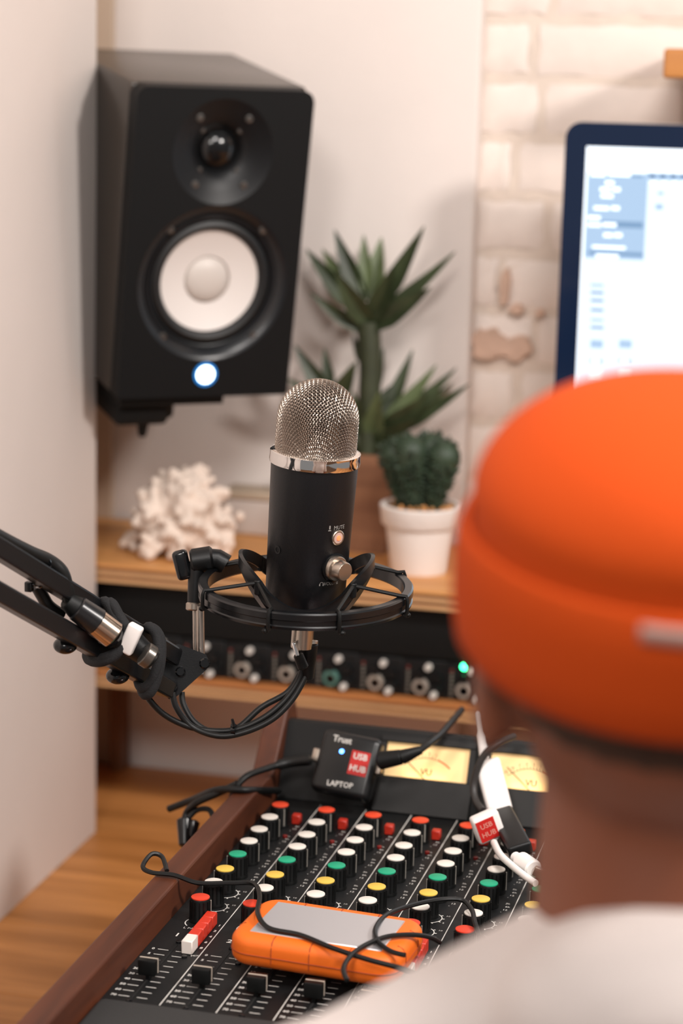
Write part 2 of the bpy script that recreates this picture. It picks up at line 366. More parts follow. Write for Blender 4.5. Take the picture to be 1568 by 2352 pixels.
def holed_plate(outer, holes, y0, y1):
    b = MB(); loops = [outer]+holes
    bm = bmesh.new()
    for lp in loops:
        vs = [bm.verts.new((x, y0, z)) for x, z in lp]
        for i in range(len(vs)): bm.edges.new((vs[i], vs[(i+1) % len(vs)]))
    bmesh.ops.triangle_fill(bm, use_beauty=True, use_dissolve=False, edges=bm.edges[:])
    b.bm(bm)
    for lp in loops:
        n = len(lp); b.add([(x, y0, z) for x, z in lp]+[(x, y1, z) for x, z in lp], [(k, (k+1) % n, n+(k+1) % n, n+k) for k in range(n)])
    return b
TZ, TR_, WZ, WR_, WX = .2563*S, .0585, .1205*S, .0888, .0012
circ = lambda cx, cz, r, n=56: [(cx+r*cos(2*pi*k/n), cz+r*sin(2*pi*k/n)) for k in range(n)]
holed_plate(rrect(SW, SH, .014, 6, .004), [circ(0, TZ, TR_), circ(WX, WZ, WR_)], 0, .026).build('baffle', BAF, spk)
tw = MB().lathe([(TR_, 0), (TR_-.002, -.001), (.045, -.0045), (.034, -.009), (.0255, -.0145), (.0245, -.017)], 64, RX, cap=False).build('tweeter_plate', mat('tweeter_plate', '0e0f11', .42, spec=.3), spk, loc=(0, 0, TZ))
MB().lathe([(.0245, -.017), (.0235, -.0172), (.022, -.0150), (.0185, -.0105), (.013, -.0070), (.007, -.0052), (.0001, -.0046)], 48, RX, cap=False).build('tweeter_dome', mat('dome_black', '0b0c0d', .16), spk, loc=(0, 0, TZ))
wfr = MB().lathe([(WR_, 0), (WR_-.002, -.0005), (.082, -.004), (.0765, -.0105), (.0745, -.0108), (.0735, -.008), (.0722, -.0085), (.0715, -.014)], 72, RX, cap=False).build('woofer_ring', mat('woofer_ring', '15171a', .3), spk, loc=(WX, 0, WZ))
MB().lathe([(.0715, -.014), (.069, -.0095), (.0645, -.0078), (.060, -.0095), (.0572, -.0145)], 72, RX, cap=False).build('surround', mat('surround_rubber', '131415', .48), spk, loc=(WX, 0, WZ))
MB().lathe([(.0580, -.0135), (.056, -.0146), (.0272, -.0208)], 72, RX, cap=False).build('cone', mat('white_cone', 'd8d0cb', .5), spk, loc=(WX, 0, WZ))
MB().lathe([(.0272, -.0208), (.0264, -.0240), (.0256, -.0214), (.021, -.0178), (.013, -.0155), (.005, -.0146), (.0001, -.0145)], 48, RX, cap=False).build('dust_cap', mat('dust_cap', 'c6bdb6', .42), spk, loc=(WX, 0, WZ))
screw = MB().lathe([(.0045, 0), (.0042, .0012), (.0022, .0016), (.0020, .0006), (.0001, .0006)], 14, RX, cap=False).mesh('screw', mat('screw_black', '6e6b68', .28, .8))
for a in (52, 128, 232, 308): share('screw', screw, spk, (.0465*cos(R(a)), .0042, TZ+.0465*sin(R(a))))
for a in (48, 132, 228, 312): share('screw', screw, spk, (WX+.0815*cos(R(a)), .0042, WZ+.0815*sin(R(a))))
for a in (45, 135, 225, 315): share('screw', screw, spk, (.0305*cos(R(a)), .0112, TZ+.0305*sin(R(a))), scale=(.6, .6, .6))
lm = MB().lathe([(.0138, 0), (.0138, .0012), (.0108, .0018), (.0100, .0006)], 40, RX, cap=False).build('halo_ring', mat('halo_ring', '1d5f9c', .3, emit='1f86d8', estr=.9), spk, loc=(0, 0, .0245*S))  # emissive ring painted as the blue halo around the status light
MB().lathe([(.0102, 0), (.0100, .0016), (.006, .0028), (.0001, .0032)], 40, RX, cap=False).build('status_light', mat('status_light', 'e9f6ff', .4, emit='dff3ff', estr=6), spk, loc=(0, 0, .0245*S))
br = thing('speaker_bracket', 'black wall bracket arm carrying the loudspeaker from below', 'bracket', SPL, SPR)
MB().rbox((-.095, .012, -.013), (.030, .19, -.0004), .002).build('tray', BLACKM, br)
MB().rbox((-.092, .03, -.043), (-.028, .13, -.0132), .007).build('arm_head', BLACKM, br)
MB().bevcyl((-.052, .05, -.0425), (-.052, .05, -.062), .007, .002, 18, .005).build('bolt', BLACKM, br)
MB().bevcyl((-.026, .06, -.0415), (-.026, .06, -.0135), .013, .003, 20).build('pivot', RUBBER, br)
Minv = (T(*SPL) @ Euler(SPR).to_matrix().to_4x4()).inverted()
wallpt = Minv @ Vector((-.999, 2.46, ZC-.395))
MB().tube([(-.06, .08, -.024), wallpt], .011, 12).build('arm', BLACKM, br)

# ------------------------------------------------------------------ monitor
MY = 2.42
mon = thing('computer_monitor', 'desktop monitor with black bezel and bright pale screen behind the person', 'monitor', (aty(1290, 500, MY).x+.325, MY, SZ))
mx0 = -.325; mzt = aty(1420, 283, MY).z-SZ; MWd = .65
def mxz(px, py): p = aty(px, py, MY); return p.x-mon.location.x, p.z-SZ
body = MB(); Mo = Matrix.Rotation(pi/2, 4, 'X')
poly = [(x, z+mzt-.43) for x, z in rrect(MWd, .43, .018)]
body.slot(0); body.prism(poly, -.012, .0, Mo)
body.build('bezel', mat('bezel_glow_navy', '0c1d38', .16, coat=.3), mon, loc=(0, 0, 0))  # navy base paints the screen's bluish glow onto a black bezel
MB().prism([(x*1.003, (z-mzt)*1.003+mzt+.0004) for x, z in poly], -.026, -.0121, Mo).build('back_shell', mat('aluminium', 'c9c7c6', .35, .9), mon)
sx0, sz1 = mxz(1347, 336); sz0 = mzt-.40
SCRW = mat('screen_white', '000000', .3, emit='f2f9ff', estr=2.2)
MB().box((sx0, -.0006, sz0), (.325-.027, -.0001, sz1)).build('screen', SCRW, mon, False)
ui = MB(); UIC = [mat('ui_main', '000000', .3, emit='e6f3ff', estr=1.5), mat('ui_pale_blue', '000000', .3, emit='b9d6f5', estr=1.15), mat('ui_blue', '000000', .3, emit='8fb4dc', estr=1.0), mat('ui_dark', '000000', .3, emit='5b7ea8', estr=1.0), SCRW]
def uir(slot, x0, y0, x1, y1, lift):
    a = mxz(x0, y0); b_ = mxz(x1, y1); ui.slot(slot).box((a[0], -.0006-lift, b_[1]), (b_[0], -.0006-lift+.0001, a[1]))
uir(0, 1349, 392, 1900, 950, .0001); uir(1, 1350, 396, 1478, 598, .0002); uir(1, 1484, 396, 1900, 428, .0002)
for y0, y1, s_ in ((398, 408, 2), (440, 470, 1), (505, 525, 2), (548, 560, 1), (575, 590, 2)): uir(s_, 1351, y0, 1476, y1, .0003)
random.seed(8)
for y, xs in ((401, ((1356, 1390), (1396, 1448))), (420, ((1390, 1410),)), (435, ((1378, 1400), (1406, 1424))), (450, ((1380, 1408),)), (478, ((1364, 1398), (1404, 1422))), (500, ((1350, 1378),)), (516, ((1350, 1380), (1384, 1415))), (540, ((1386, 1406), (1410, 1428))), (568, ((1360, 1436),)), (588, ((1368, 1420),))):
    for a, b_ in xs: uir(4, a, y-5, b_, y+5, .0004)
for x in (1492, 1516, 1540, 1562): uir(3, x, 400, x+12, 408, .0003); uir(4, x+2, 416, x+16, 424, .0004)
for y in (655, 672, 690, 712, 735, 752): uir(1 if y % 2 else 2, 1356, y-4, 1386, y+4, .0003)
for x in (1356, 1422):
    uir(1, x, 780, x+28, 800, .0003); uir(3, x, 825, x+26, 833, .0003); uir(4, x+6, 822, x+18, 836, .0004); uir(4, x, 850, x+26, 880, .0003)
uir(1, 1510, 440, 1524, 448, .0003); uir(1, 1505, 468, 1522, 482, .0003)
ui.build('screen_window', UIC, mon, False)
MB().rbox((-.11, -.05, .0002), (.11, .12, .007), .003).build('stand_foot', MATS['aluminium'], mon)
MB().rbox((-.08, .027, .007), (.08, .034, .22), .002).build('stand_neck', MATS['aluminium'], mon)

# ------------------------------------------------------------------ coral
random.seed(11)
cc = atz(408, 1272, SZ); 
coral = MB(); CORM = mat('coral', 'dfcdbf', .8, bump=.6, bscale=120, var=.08, vscale=30)
coral.ell((0, 0, .030), (.045, .04, .028))
for i in range(120):
    th = random.uniform(0, 2*pi); ph = random.uniform(R(4), R(98))
    rx, ry, rz = .066, .052, .100
    d = Vector((sin(ph)*cos(th), sin(ph)*sin(th), cos(ph))); 
    e = Vector((d.x*rx, d.y*ry, .018+max(-.008, d.z*rz-.012)))*random.uniform(.82, 1.02); e.x += .012*max(0, d.z)
    a = Vector((d.x*.025, d.y*.02, .03+d.z*.01)); mid = a.lerp(e, .6)+Vector([random.uniform(-.008, .008) for _ in range(3)])
    coral.cap2(a, mid, .009, .0070, 10, 4); coral.cap2(mid, e, .0070, random.uniform(.0048, .0072), 10, 4)
    for q in range(random.randint(1, 3)):
        f_ = mid.lerp(e, random.uniform(.3, 1))+Vector([random.uniform(-.011, .011) for _ in range(3)]); f_.z = max(f_.z, .008); coral.ell(f_, [random.uniform(.0048, .0072)]*3, None, 10, 6)
co = remeshed('coral', coral, CORM, .0024, None, 2, loc=cc)
mnz = min(v.co.z for v in co.data.vertices); co.location.z = SZ-mnz
tag(co, 'lumpy cream white branching coral on the plywood shelf below the speaker', 'coral')
# pale box behind the coral
gb = thing('storage_box', 'low pale grey box against the wall between the coral and the microphone', 'box')
a = aty(548, 1140, WY-.03); MB().rbox((-.79, WY-.05, SZ+.0002), (-.665, WY-.004, SZ+.045), .004).build('body', mat('pale_grey', 'c4b8b0', .6), gb)
MB().rbox((-.792, WY-.052, SZ+.0452), (-.663, WY-.003, SZ+.056), .003).build('shade_band', mat('shade_band_grey', 'b7a48f', .6), gb)  # darker slab put in for the shadow band above the box

# ------------------------------------------------------------------ agave in a wooden pot
LEAF = mat('agave_leaf', '38422a', .45, var=.4, vscale=25); LEAFB = mat('agave_leaf_pale', '5c6845', .5, var=.25, vscale=25)
PY = 2.49
pc = atz(835, 1256, SZ); PY = pc.y
ag = thing('agave_plant', 'dark green spiky agave on tall stem in brown wooden pot behind the microphone', 'plant', (pc.x, PY, SZ))
def loc_(px, py, dy): p = aty(px, py, PY+dy); return p-Vector((pc.x, PY, SZ))
POTM = wood('pot_wood', '8a6146', '6c4631', .7, 1, 'X')
pt_z = loc_(840, 1030, 0).z
pot = MB().add([(sx*(.034 if z == 0 else .043), sy*(.034 if z == 0 else .043), z) for z in (0, pt_z) for sx, sy in ((-1, -1), (1, -1), (1, 1), (-1, 1))], [(0, 1, 2, 3), (0, 1, 5, 4), (1, 2, 6, 5), (2, 3, 7, 6), (3, 0, 4, 7)])
pot.build('pot', POTM, ag, False)
MB().box((-.042, -.042, pt_z-.012), (.042, .042, pt_z-.006)).build('soil', mat('soil', '3a2a1e', .9, bump=.8, bscale=200), ag, False)
def leaf(base, tip, w, sag=.0, m=LEAF, up=None):
    base = Vector(base); tip = Vector(tip); d = tip-base; L = d.length; n = 12
    side = d.cross(Vector((0, -1, 0.25)) if up is None else up).normalized(); nor = side.cross(d).normalized()
    vs = []; fs = []
    for i in range(n+1):
        t = i/n; c = base+d*t+Vector((0, 0, -sag*4*t*(1-t)*L)); ww = w*(.55+1.1*t if t < .35 else .935*max(0, 1-((t-.35)/.65)**1.25)**.9)+.0006
        th = .30*ww+.0008
        vs += [c-side*ww+nor*ww*.35, c-nor*th*.2, c+side*ww+nor*ww*.35, c-nor*th*1.5+nor*.0]
    for i in range(n):
        a = i*4
        for k in range(4): fs.append((a+k, a+(k+1) % 4, a+4+(k+1) % 4, a+4+k))
    fs.append((0, 1, 2, 3)); fs.append((n*4+3, n*4+2, n*4+1, n*4))
    return MB().add(vs, fs).build('leaf', m, ag)
def seg(pxpts, r, name='stem'):
    return MB().tube(spline([loc_(*p) for p in pxpts], 6), r, 10).build(name, mat('agave_stem', '363b26', .6, var=.25, vscale=30), ag)
seg([(842, 1040, 0), (848, 930, 0), (850, 830, 0), (845, 740, 0)], [.0125]*7+[.0135]*6+[.014]*6)
U = (845, 742)
for tx, ty, dy, w, bx, by, m in ((768, 528, .02, .0125, 835, 690, LEAF), (835, 540, .03, .010, 842, 670, LEAFB), (876, 545, .035, .014, 850, 690, LEAFB), (974, 520, -.02, .0125, 868, 705, LEAF), (1045, 578, .0, .0095, 862, 735, LEAF), (990, 660, -.035, .0135, 850, 752, LEAF), (703, 572, .02, .0125, 828, 715, LEAF), (740, 572, .05, .012, 832, 700, LEAFB), (712, 672, -.02, .009, 835, 760, LEAF), (770, 622, -.045, .014, 848, 745, LEAF), (905, 610, -.03, .014, 850, 745, LEAF)):
    leaf(loc_(bx, by, dy*.1), loc_(tx, ty, dy), w, .03, m)
for tx, ty, dy, w, bx, by, m in ((676, 792, .0, .012, 765, 925, LEAF), (745, 800, .03, .008, 760, 900, LEAF), (810, 770, .03, .006, 838, 840, LEAF), (818, 830, -.02, .013, 770, 930, LEAF), (660, 870, -.02, .011, 770, 935, LEAF), (880, 800, .02, .006, 862, 905, LEAF), (905, 880, .03, .007, 872, 930, LEAF)):
    leaf(loc_(bx, by, dy*.1), loc_(tx, ty, dy), w, .02, m)
seg([(842, 1040, .0), (800, 985, .0), (765, 925, .0)], .009)
for tx, ty, dy, w, bx, by, m in ((948, 803, .03, .011, 870, 985, LEAF), (1002, 838, .02, .011, 875, 985, LEAFB), (1048, 845, .03, .010, 880, 985, LEAF), (1078, 882, -.02, .010, 880, 995, LEAF), (1040, 880, .05, .009, 885, 985, LEAFB), (985, 905, -.045, .015, 865, 1005, LEAF), (870, 900, -.04, .015, 855, 1010, LEAFB), (812, 900, -.02, .012, 838, 1005, LEAF), (785, 945, .02, .012, 830, 1010, LEAF), (955, 965, -.05, .013, 860, 1020, LEAF)):
    leaf(loc_(bx, by, dy*.1), loc_(tx, ty, dy), w, .04, m)

# ------------------------------------------------------------------ small succulent in a white pot
qc = atz(962, 1310, SZ)
su = thing('potted_succulent', 'dark green knobbly succulent in a small white painted clay pot', 'plant', (qc.x, qc.y, SZ))
k_ = qc.y/FPX*1.02
WPOT = mat('white_pot', 'e3dad4', .7, bump=.25, bscale=90, var=.05, vscale=20)
hp = (1310-1150)*k_; rr = 97*k_
MB().lathe([(.001, 0), (66*k_, 0), (66*k_+.001, .002), (82*k_, hp*.695), (91*k_, hp*.70+.001), (92*k_, hp*.72), (rr, hp*.985), (rr-.001, hp), (rr-.006, hp), (rr-.008, hp-.012)], 48, cap=False).build('pot', WPOT, su)
MB().lathe([(rr-.007, hp-.006), (rr*.5, hp-.004), (.001, hp-.003)], 32, cap=False).build('soil', mat('grit', 'b0814f', .9, bump=1, bscale=250, var=.4, vscale=150), su)
random.seed(5)
SUCC = mat('succulent', '2c3b2a', .55, var=.35, vscale=60)
gv = MB()
for i in range(90):
    a = random.uniform(0, 2*pi); r_ = random.uniform(0, rr-.012); s_ = random.uniform(.0015, .003); gv.ell((r_*cos(a), r_*sin(a), hp-.002), (s_, s_, s_), None, 8, 5)
tag(gv.build('gravel', mat('gravel', 'c98f55', .8, var=.4, vscale=90), su), kind='stuff')
for (dx, dy, top) in ((-62, -6, 146), (-22, -20, 158), (54, -10, 148), (16, 14, 158)):
    core = MB(); base = Vector((dx*.62*k_, dy*k_*1.2, hp-.004)); tp = Vector((dx*k_, dy*k_*1.6, hp+(top-30)*k_))
    core.cap2(base, base.lerp(tp, .45), .0065, .0115, 12, 5); core.cap2(base.lerp(tp, .45), tp, .0115, .0195, 14, 6)
    st = core.build('stem', SUCC, su)
    lf = MB()
    for q in range(230):
        t = random.random()**.7; c = base.lerp(tp, t); rad = .006+t*.0135; a = random.uniform(0, 2*pi); el = random.uniform(-.2, 1.4) if t > .85 else random.uniform(-.2, .2)
        d = Vector((cos(a)*cos(el), sin(a)*cos(el), sin(el))); p = c+d*rad
        lf.cap2(p-d*.001, p+d*.0042+Vector((0, 0, .0016)), .0030, .0013, 6, 2)
    tag(lf.build('leaflets', SUCC, st), kind='stuff')

# ------------------------------------------------------------------ microphone
MD = 1.767
mb0 = atd(699, 1386, MD)
hR = Vector((CR.x, CR.y, 0)).normalized(); hF = Vector((CF.x, CF.y, 0)).normalized()
ax = (Vector((0, 0, 1))+hR*.05-hF*.045).normalized()
face = (-hF*cos(R(41))+hR*sin(R(41))); yv = -(face-ax*face.dot(ax)).normalized(); xv = yv.cross(ax)
MM = Matrix(((xv.x, yv.x, ax.x, mb0.x), (xv.y, yv.y, ax.y, mb0.y), (xv.z, yv.z, ax.z, mb0.z), (0, 0, 0, 1)))
mic = thing('microphone', 'black studio microphone with silver wire mesh dome and chrome collar', 'microphone'); mic.matrix_world = MM
MBODY = mat('mic_black', '0c0d10', .40, bump=.10, bscale=1500, spec=.4)
r0, r1, HB = .0325, .0352, .1185
rad_at = lambda z: r0+(r1-r0)*z/HB
MB().lathe([(.001, .003), (r0-.001, .003), (r0, .0045), (r1, HB)], 72, cap=False).build('body', MBODY, mic)
MB().lathe([(.001, -.0040), (r0-.0065, -.0040), (r0-.0035, -.0025), (r0-.0014, .0015), (r0-.0012, .003), (.001, .003)], 64, cap=False).build('base_ring', mat('silver_satin', 'd8d2cc', .3, .9), mic)
MB().lathe([(r1-.002, HB-.0005), (r1+.0012, HB), (r1+.0016, HB+.002), (r1+.0012, HB+.0065), (r1+.0014, HB+.0095), (r1-.0002, HB+.0105), (.031, HB+.0108)], 96, cap=False).build('collar', CHROME, mic)
DR = .0322; DZ0 = HB+.009; CY = .0275; RT = DR*pi/2; LT = RT+CY
def dome(s_, th, off=0):
    """arc length from the apex and azimuth -> point on the dome"""
    if s_ < RT: a = s_/DR; return Vector(((DR+off)*sin(a)*cos(th), (DR+off)*sin(a)*sin(th), DZ0+CY+(DR+off)*cos(a)*.97))
    return Vector(((DR+off)*cos(th), (DR+off)*sin(th), DZ0+CY-(s_-RT)))
foam = MB(); foam.lathe([(DR-.0016, DZ0), (DR-.0016, DZ0+CY)]+[((DR-.0016)*cos(pi/2*i/10)+1e-5, DZ0+CY+(DR-.0016)*.97*sin(pi/2*i/10)) for i in range(1, 11)], 48, cap=False)
foam.build('inner_foam', mat('inner_foam', '1d1511', .9), mic)
gr = MB(); P_ = .00245; NW = int(LT/P_)+1; rot = R(4)
for fam in (0, 1):
    for i in range(-NW, NW+1):
        u = (i+.5)*P_
        if abs(u) >= LT: continue
        vm = math.sqrt(LT*LT-u*u); n = int(2*vm/(P_/2)); pts = []
        for k in range(n+1):
            v = -vm+2*vm*k/n; x, y = (u, v) if fam == 0 else (v, u)
            s_ = math.hypot(x, y); th = math.atan2(y, x)+rot
            off = .00042*cos(pi*(v/P_-.5))*(1 if (i+fam) % 2 == 0 else -1)
            pts.append(dome(s_, th, off))
        if len(pts) > 2: gr.tube(pts, .00050, 6, cap=False)
gr.build('mesh_grille', mat('grille_wire', 'a3968b', .34, 1), mic)
def onbody(az, z, off=0): r_ = rad_at(z)+off; return Vector((r_*sin(az), -r_*cos(az), z))
def radial(az, z): return T(*onbody(az, z)) @ Matrix.Rotation(az, 4, 'Z') @ RX
btn = MB().lathe([(.0062, -.001), (.0062, .0012), (.0056, .0018), (.0046, .0018), (.0044, .001)], 32, radial(0, .0645), cap=False).build('mute_button', NICKEL, mic)
MB().lathe([(.0045, .0005), (.0045, .0016), (.0026, .0018), (.0001, .0018)], 28, radial(0, .0645), cap=False).build('button_face', mat('button_face', 'b99a8e', .4), btn)
MB().lathe([(.0022, .0018), (.002, .0024), (.0001, .0026)], 20, radial(0, .0645), cap=False).build('mute_light', mat('mute_light', 'ff7a50', .4, emit='ff6a3c', estr=1.6), btn)
kn = MB().lathe([(.0103, -.002), (.0103, .0035), (.0097, .0045), (.0078, .0045)], 40, radial(0, .0392), cap=False).build('volume_knob', NICKEL, mic)
MB().lathe([(.0079, .0045), (.0076, .0125), (.0069, .0135), (.0001, .0136)], 40, radial(0, .0392), cap=False).build('knob_grip', NICKEL, kn)
MB().lathe([(.0121, -.002), (.0121, .0006), (.0103, .0008)], 36, radial(0, .0392), cap=False).build('knob_seat', BLACKG, kn)
pm = MB()
def wrap(z, az0=0): return lambda v: onbody(az0+v.x/r1, z+v.y, .00015)
put_text(pm, 'MUTE', .0046, None, warp=wrap(.0727, .04)); put_text(pm, 'VOLUME', .0040, None, warp=wrap(.0262, -.05))
for zc, az in ((.0727, -.235),):
    w_ = wrap(zc, az); pm.add([w_(Vector(p)) for p in ((-.0006, -.0008, 0), (.0006, -.0008, 0), (.0006, .0022, 0), (-.0006, .0022, 0))], [(0, 1, 2, 3)]); pm.add([w_(Vector(p)) for p in ((-.0014, -.0022, 0), (.0014, -.0022, 0), (.0011, -.0014, 0), (-.0011, -.0014, 0))], [(0, 1, 2, 3)])
w_ = wrap(.0262, -.33)
for k in range(10):
    a0, a1 = pi*k/10, pi*(k+1)/10; pm.add([w_(Vector((r_*cos(a), r_*sin(a), 0))) for r_, a in ((.0014, a0), (.0018, a0), (.0018, a1), (.0014, a1))], [(0, 1, 2, 3)])
for sx in (-1, 1): pm.add([w_(Vector((sx*.0016+x, y, 0))) for x, y in ((-.0005, -.0014), (.0005, -.0014), (.0005, .0002), (-.0005, .0002))], [(0, 1, 2, 3)])
pm.build('print', mat('mic_print', '8f8b87', .5), mic, False)
MB().lathe([(.0022, -.003), (.0022, .00025), (.0034, .0003)], 16, radial(R(-88), .050), cap=False).build('screw_hole', mat('hole_black', '020202', .6), mic)
MB().bevcyl((.004, .004, -.040), (.004, .004, -.0006), .0092, .0008, 28).build('threaded_collar', mat('thread_metal', 'c9bfb2', .25, 1), mic)

# shock mount ---------------------------------------------------------------
smc = atd(702, 1352, MD)
zt = (Vector((0, 0, 1))-hF*.05+hR*.008).normalized(); xt = (hR-zt*hR.dot(zt)).normalized(); yt = zt.cross(xt)
SM = Matrix(((xt.x, yt.x, zt.x, smc.x), (xt.y, yt.y, zt.y, smc.y), (xt.z, yt.z, zt.z, smc.z), (0, 0, 0, 1)))
sm_ = thing('shock_mount', 'round black shock mount ring with elastic cords holding the microphone', 'shock mount'); sm_.matrix_world = SM
RO = .0885
MB().lathe([(RO-.006, -.007), (RO-.0015, -.0085), (RO-.0008, -.0062), (RO-.0018, -.0052), (RO-.0018, -.0015), (RO-.0006, -.0005), (RO-.0006, .0042), (RO-.0018, .0054), (RO-.0075, .0054), (RO-.0085, .0044), (RO-.0085, -.005), (RO-.006, -.007)], 120, cap=False).build('outer_ring', mat('mount_black', '0d0e10', .26), sm_)
N_ = 96; pts = []
for k in range(N_):
    a = 2*pi*k/N_; q = cos(2*a); z = .006+.017*(abs(q)**.8)*(1 if q > 0 else -1)
    rr_ = .050+.004*q; pts.append((rr_*cos(a), rr_*sin(a), z+.002))
MB().tube(pts, 0, closed=True, rect=(.0032, .0095), up=(0, 0, 1)).build('inner_cradle', mat('cradle_black', '0f1012', .3), sm_)
MB().lathe([(r0-.006, -.0235), (r0-.001, -.0235), (r0-.001, -.0185), (r0-.006, -.0185)], 64, T(-.001, 0, 0), cap=False).build('clamp_ring', BLACKP, sm_)
for a in (0, 90, 180, 270):
    p = Vector((.0525*cos(R(a)), .0525*sin(R(a)), .020 if a % 180 == 0 else -.008)); q = Vector(((r0-.003)*cos(R(a)), (r0-.003)*sin(R(a)), -.021))
    MB().tube(spline([p*1, p.lerp(q, .5)+Vector((0, 0, -.004)), q], 6), 0, rect=(.010, .003), up=(0, 0, 1) if a % 180 else (0, .3, 1)).build('cradle_arm', MATS['cradle_black'], sm_)
for a in (42, 138, 222, 318):
    h = Vector((.0515*cos(R(a)), .0515*sin(R(a)), .012))
    MB().bevcyl(h-Vector((0, 0, .008)), h+Vector((0, 0, .004)), .0028, .0007, 12).build('hook', BLACKP, sm_)
    for s_ in (-1, 1):
        b_ = R(a+s_*(30 if (a in (42, 222)) == (s_ > 0) else 18)); 
        e = Vector(((RO+.0006)*cos(b_), (RO+.0006)*sin(b_), 0)); hh = h+Vector((0, 0, .002))
        MB().tube([hh, Vector((e.x*.93, e.y*.93, .0066)), Vector((e.x*.995, e.y*.995, .0066)), Vector((e.x*1.008, e.y*1.008, .003)), Vector((e.x*1.008, e.y*1.008, -.006)), Vector((e.x*.99, e.y*.99, -.0098))], .0016, 8).build('elastic_cord', RUBBER, sm_)
for a in (20, 70, 110, 160, 200, 250, 290, 340):
    b_ = R(a); MB().ell((.996*RO*cos(b_), .996*RO*sin(b_), -.0105), (.0026, .0026, .0022), None, 10, 6).build('cord_knot', RUBBER, sm_)
SMi = SM.inverted()
def smp(px, py, d): return SMi @ atd(px, py, d)
a = smp(474, 1282, 1.80); b_ = smp(449, 1285, 1.80)
MB().tube([smp(520, 1296, 1.80), smp(500, 1284, 1.80), a], .0085, 12).build('ring_lug', BLACKP, sm_)
MB().bevcyl(smp(438, 1290, 1.80), smp(490, 1282, 1.80), .0105, .002, 20).build('swivel', BLACKP, sm_)
kb = MB(); c_ = smp(420, 1297, 1.80); c2 = smp(436, 1293, 1.80); u, v, d = frame(c2-c_)
KM = Matrix(((u.x, v.x, d.x, c_.x), (u.y, v.y, d.y, c_.y), (u.z, v.z, d.z, c_.z), (0, 0, 0, 1)))
kb.rbox((-.0125, -.006, -.007), (.0125, .006, .006), .0035, KM @ Matrix.Rotation(R(78), 4, 'Z')); kb.build('thumb_knob', BLACKG, sm_)
MB().bevcyl(smp(446, 1395, 1.80), smp(452, 1290, 1.80), .0058, .001, 18, .0072).build('stem', BLACKP, sm_)
MB().bevcyl(smp(447, 1384, 1.80), smp(446, 1402, 1.80), .0072, .001, 18).build('stem_nut', NICKEL, sm_)
MB().cyl(smp(448, 1398, 1.802), smp(450, 1540, 1.802), .0022, n=12).build('rod', STEEL, sm_)
MB().cyl(smp(459, 1392, 1.796), smp(462, 1548, 1.796), .0034, n=14).build('rod', STEEL, sm_)

# ------------------------------------------------------------------ boom arm
ARMB = mat('arm_black', '0f1012', .32, bump=.05, bscale=900)
J1 = atd(420, 1535, 1.795); 
boom = thing('boom_arm', 'black twin bar boom arm reaching in from the left with cables tied to it', 'boom arm', atd(-250, 1110, 1.5)*1)
BO = boom.location.copy()
def bp(px, py, d): return atd(px, py, d)-BO
def bar(p, q, w, h, name):
    d = (Vector(q)-Vector(p)).normalized(); m = MB(); m.tube([p, q], 0, rect=(w, h), up=(0, 0, 1)); o = m.build(name, ARMB, boom, False)
    bv = o.modifiers.new('b', 'BEVEL'); bv.width = .0018; bv.segments = 2; return o
dd = lambda x: 1.5+(x+250)/670*.295
bar(bp(-250, 1108, dd(-250)), bp(400, 1508, dd(400)), .016, .0145, 'upper_bar')
bar(bp(-250, 1222, dd(-250)), bp(385, 1583, dd(385)), .016, .0145, 'lower_bar')
# joint plate pair
def plate(off):
    pxs = [(380, 1502), (392, 1485), (410, 1479), (473, 1503), (480, 1520), (474, 1538), (402, 1603), (388, 1606), (374, 1592), (370, 1560)]
    f0 = [bp(x, y, 1.795+off) for x, y in pxs]; f1 = [bp(x, y, 1.795+off+.0035) for x, y in pxs]; n = len(pxs)
    return MB().add(f0+f1, [list(range(n)), list(range(n, 2*n))]+[(k, (k+1) % n, n+(k+1) % n, n+k) for k in range(n)]).build('joint_plate', ARMB, boom, False)
plate(-.014); plate(.012)
for x, y, r_ in ((414, 1543, .0042), (470, 1524, .0046), (400, 1580, .003)):
    MB().bevcyl(bp(x, y, 1.777), bp(x, y, 1.812), r_, .0012, 16).build('bolt', BLACKG, boom)
for x, y in ((150, 1482), (270, 1552)):
    MB().ell(bp(x, y, dd(x)+.003), (.0095, .0095, .0068)).build('foot_knob', BLACKG, boom)
# out of frame: elbow, post and clamp down to the desk
MB().bevcyl(Vector((.0, -.014, .012)), Vector((.0, .016, .012)), .012, .002).build('elbow', ARMB, boom)
MB().tube([Vector((-.01, 0, .03)), Vector((-.01, 0, -.07)), Vector((-.01, 0, DZ-BO.z+.03))], .0095, 14).build('post', ARMB, boom)
MB().rbox((-.045, -.03, DZ-BO.z+.0005), (.025, .03, DZ-BO.z+.03), .004).build('desk_clamp', ARMB, boom)
CABLE = mat('cable_black', '0b0c0c', .45, spec=.4)
# cable strapped along the upper bar, with connector
MB().tube(spline([bp(-250, 1085, 1.49), bp(-80, 1188, 1.565), bp(0, 1234, 1.60), bp(70, 1270, 1.632), bp(112, 1288, 1.648), bp(140, 1312, 1.655), bp(152, 1345, 1.66), bp(160, 1378, 1.665), bp(180, 1402, 1.67)], 8), .0056, 12).build('arm_cable', CABLE, boom)
MB().tube(spline([bp(84, 1346, 1.66), bp(98, 1370, 1.665), bp(112, 1392, 1.67), bp(140, 1412, 1.68)], 6), .005, 10).build('arm_cable', CABLE, boom)
def seg_on(p0, p1, d, r0_, r1_, name, m, bev=.001): return MB().bevcyl(bp(*p0, d), bp(*p1, d+.006), r0_, bev, 28, r1_).build(name, m, boom)
seg_on((152, 1378), (182, 1400), 1.662, .0072, .0098, 'connector_boot', RUBBER); seg_on((176, 1396), (224, 1430), 1.664, .0102, .0112, 'connector_sleeve', mat('sleeve_black', '17181a', .28))
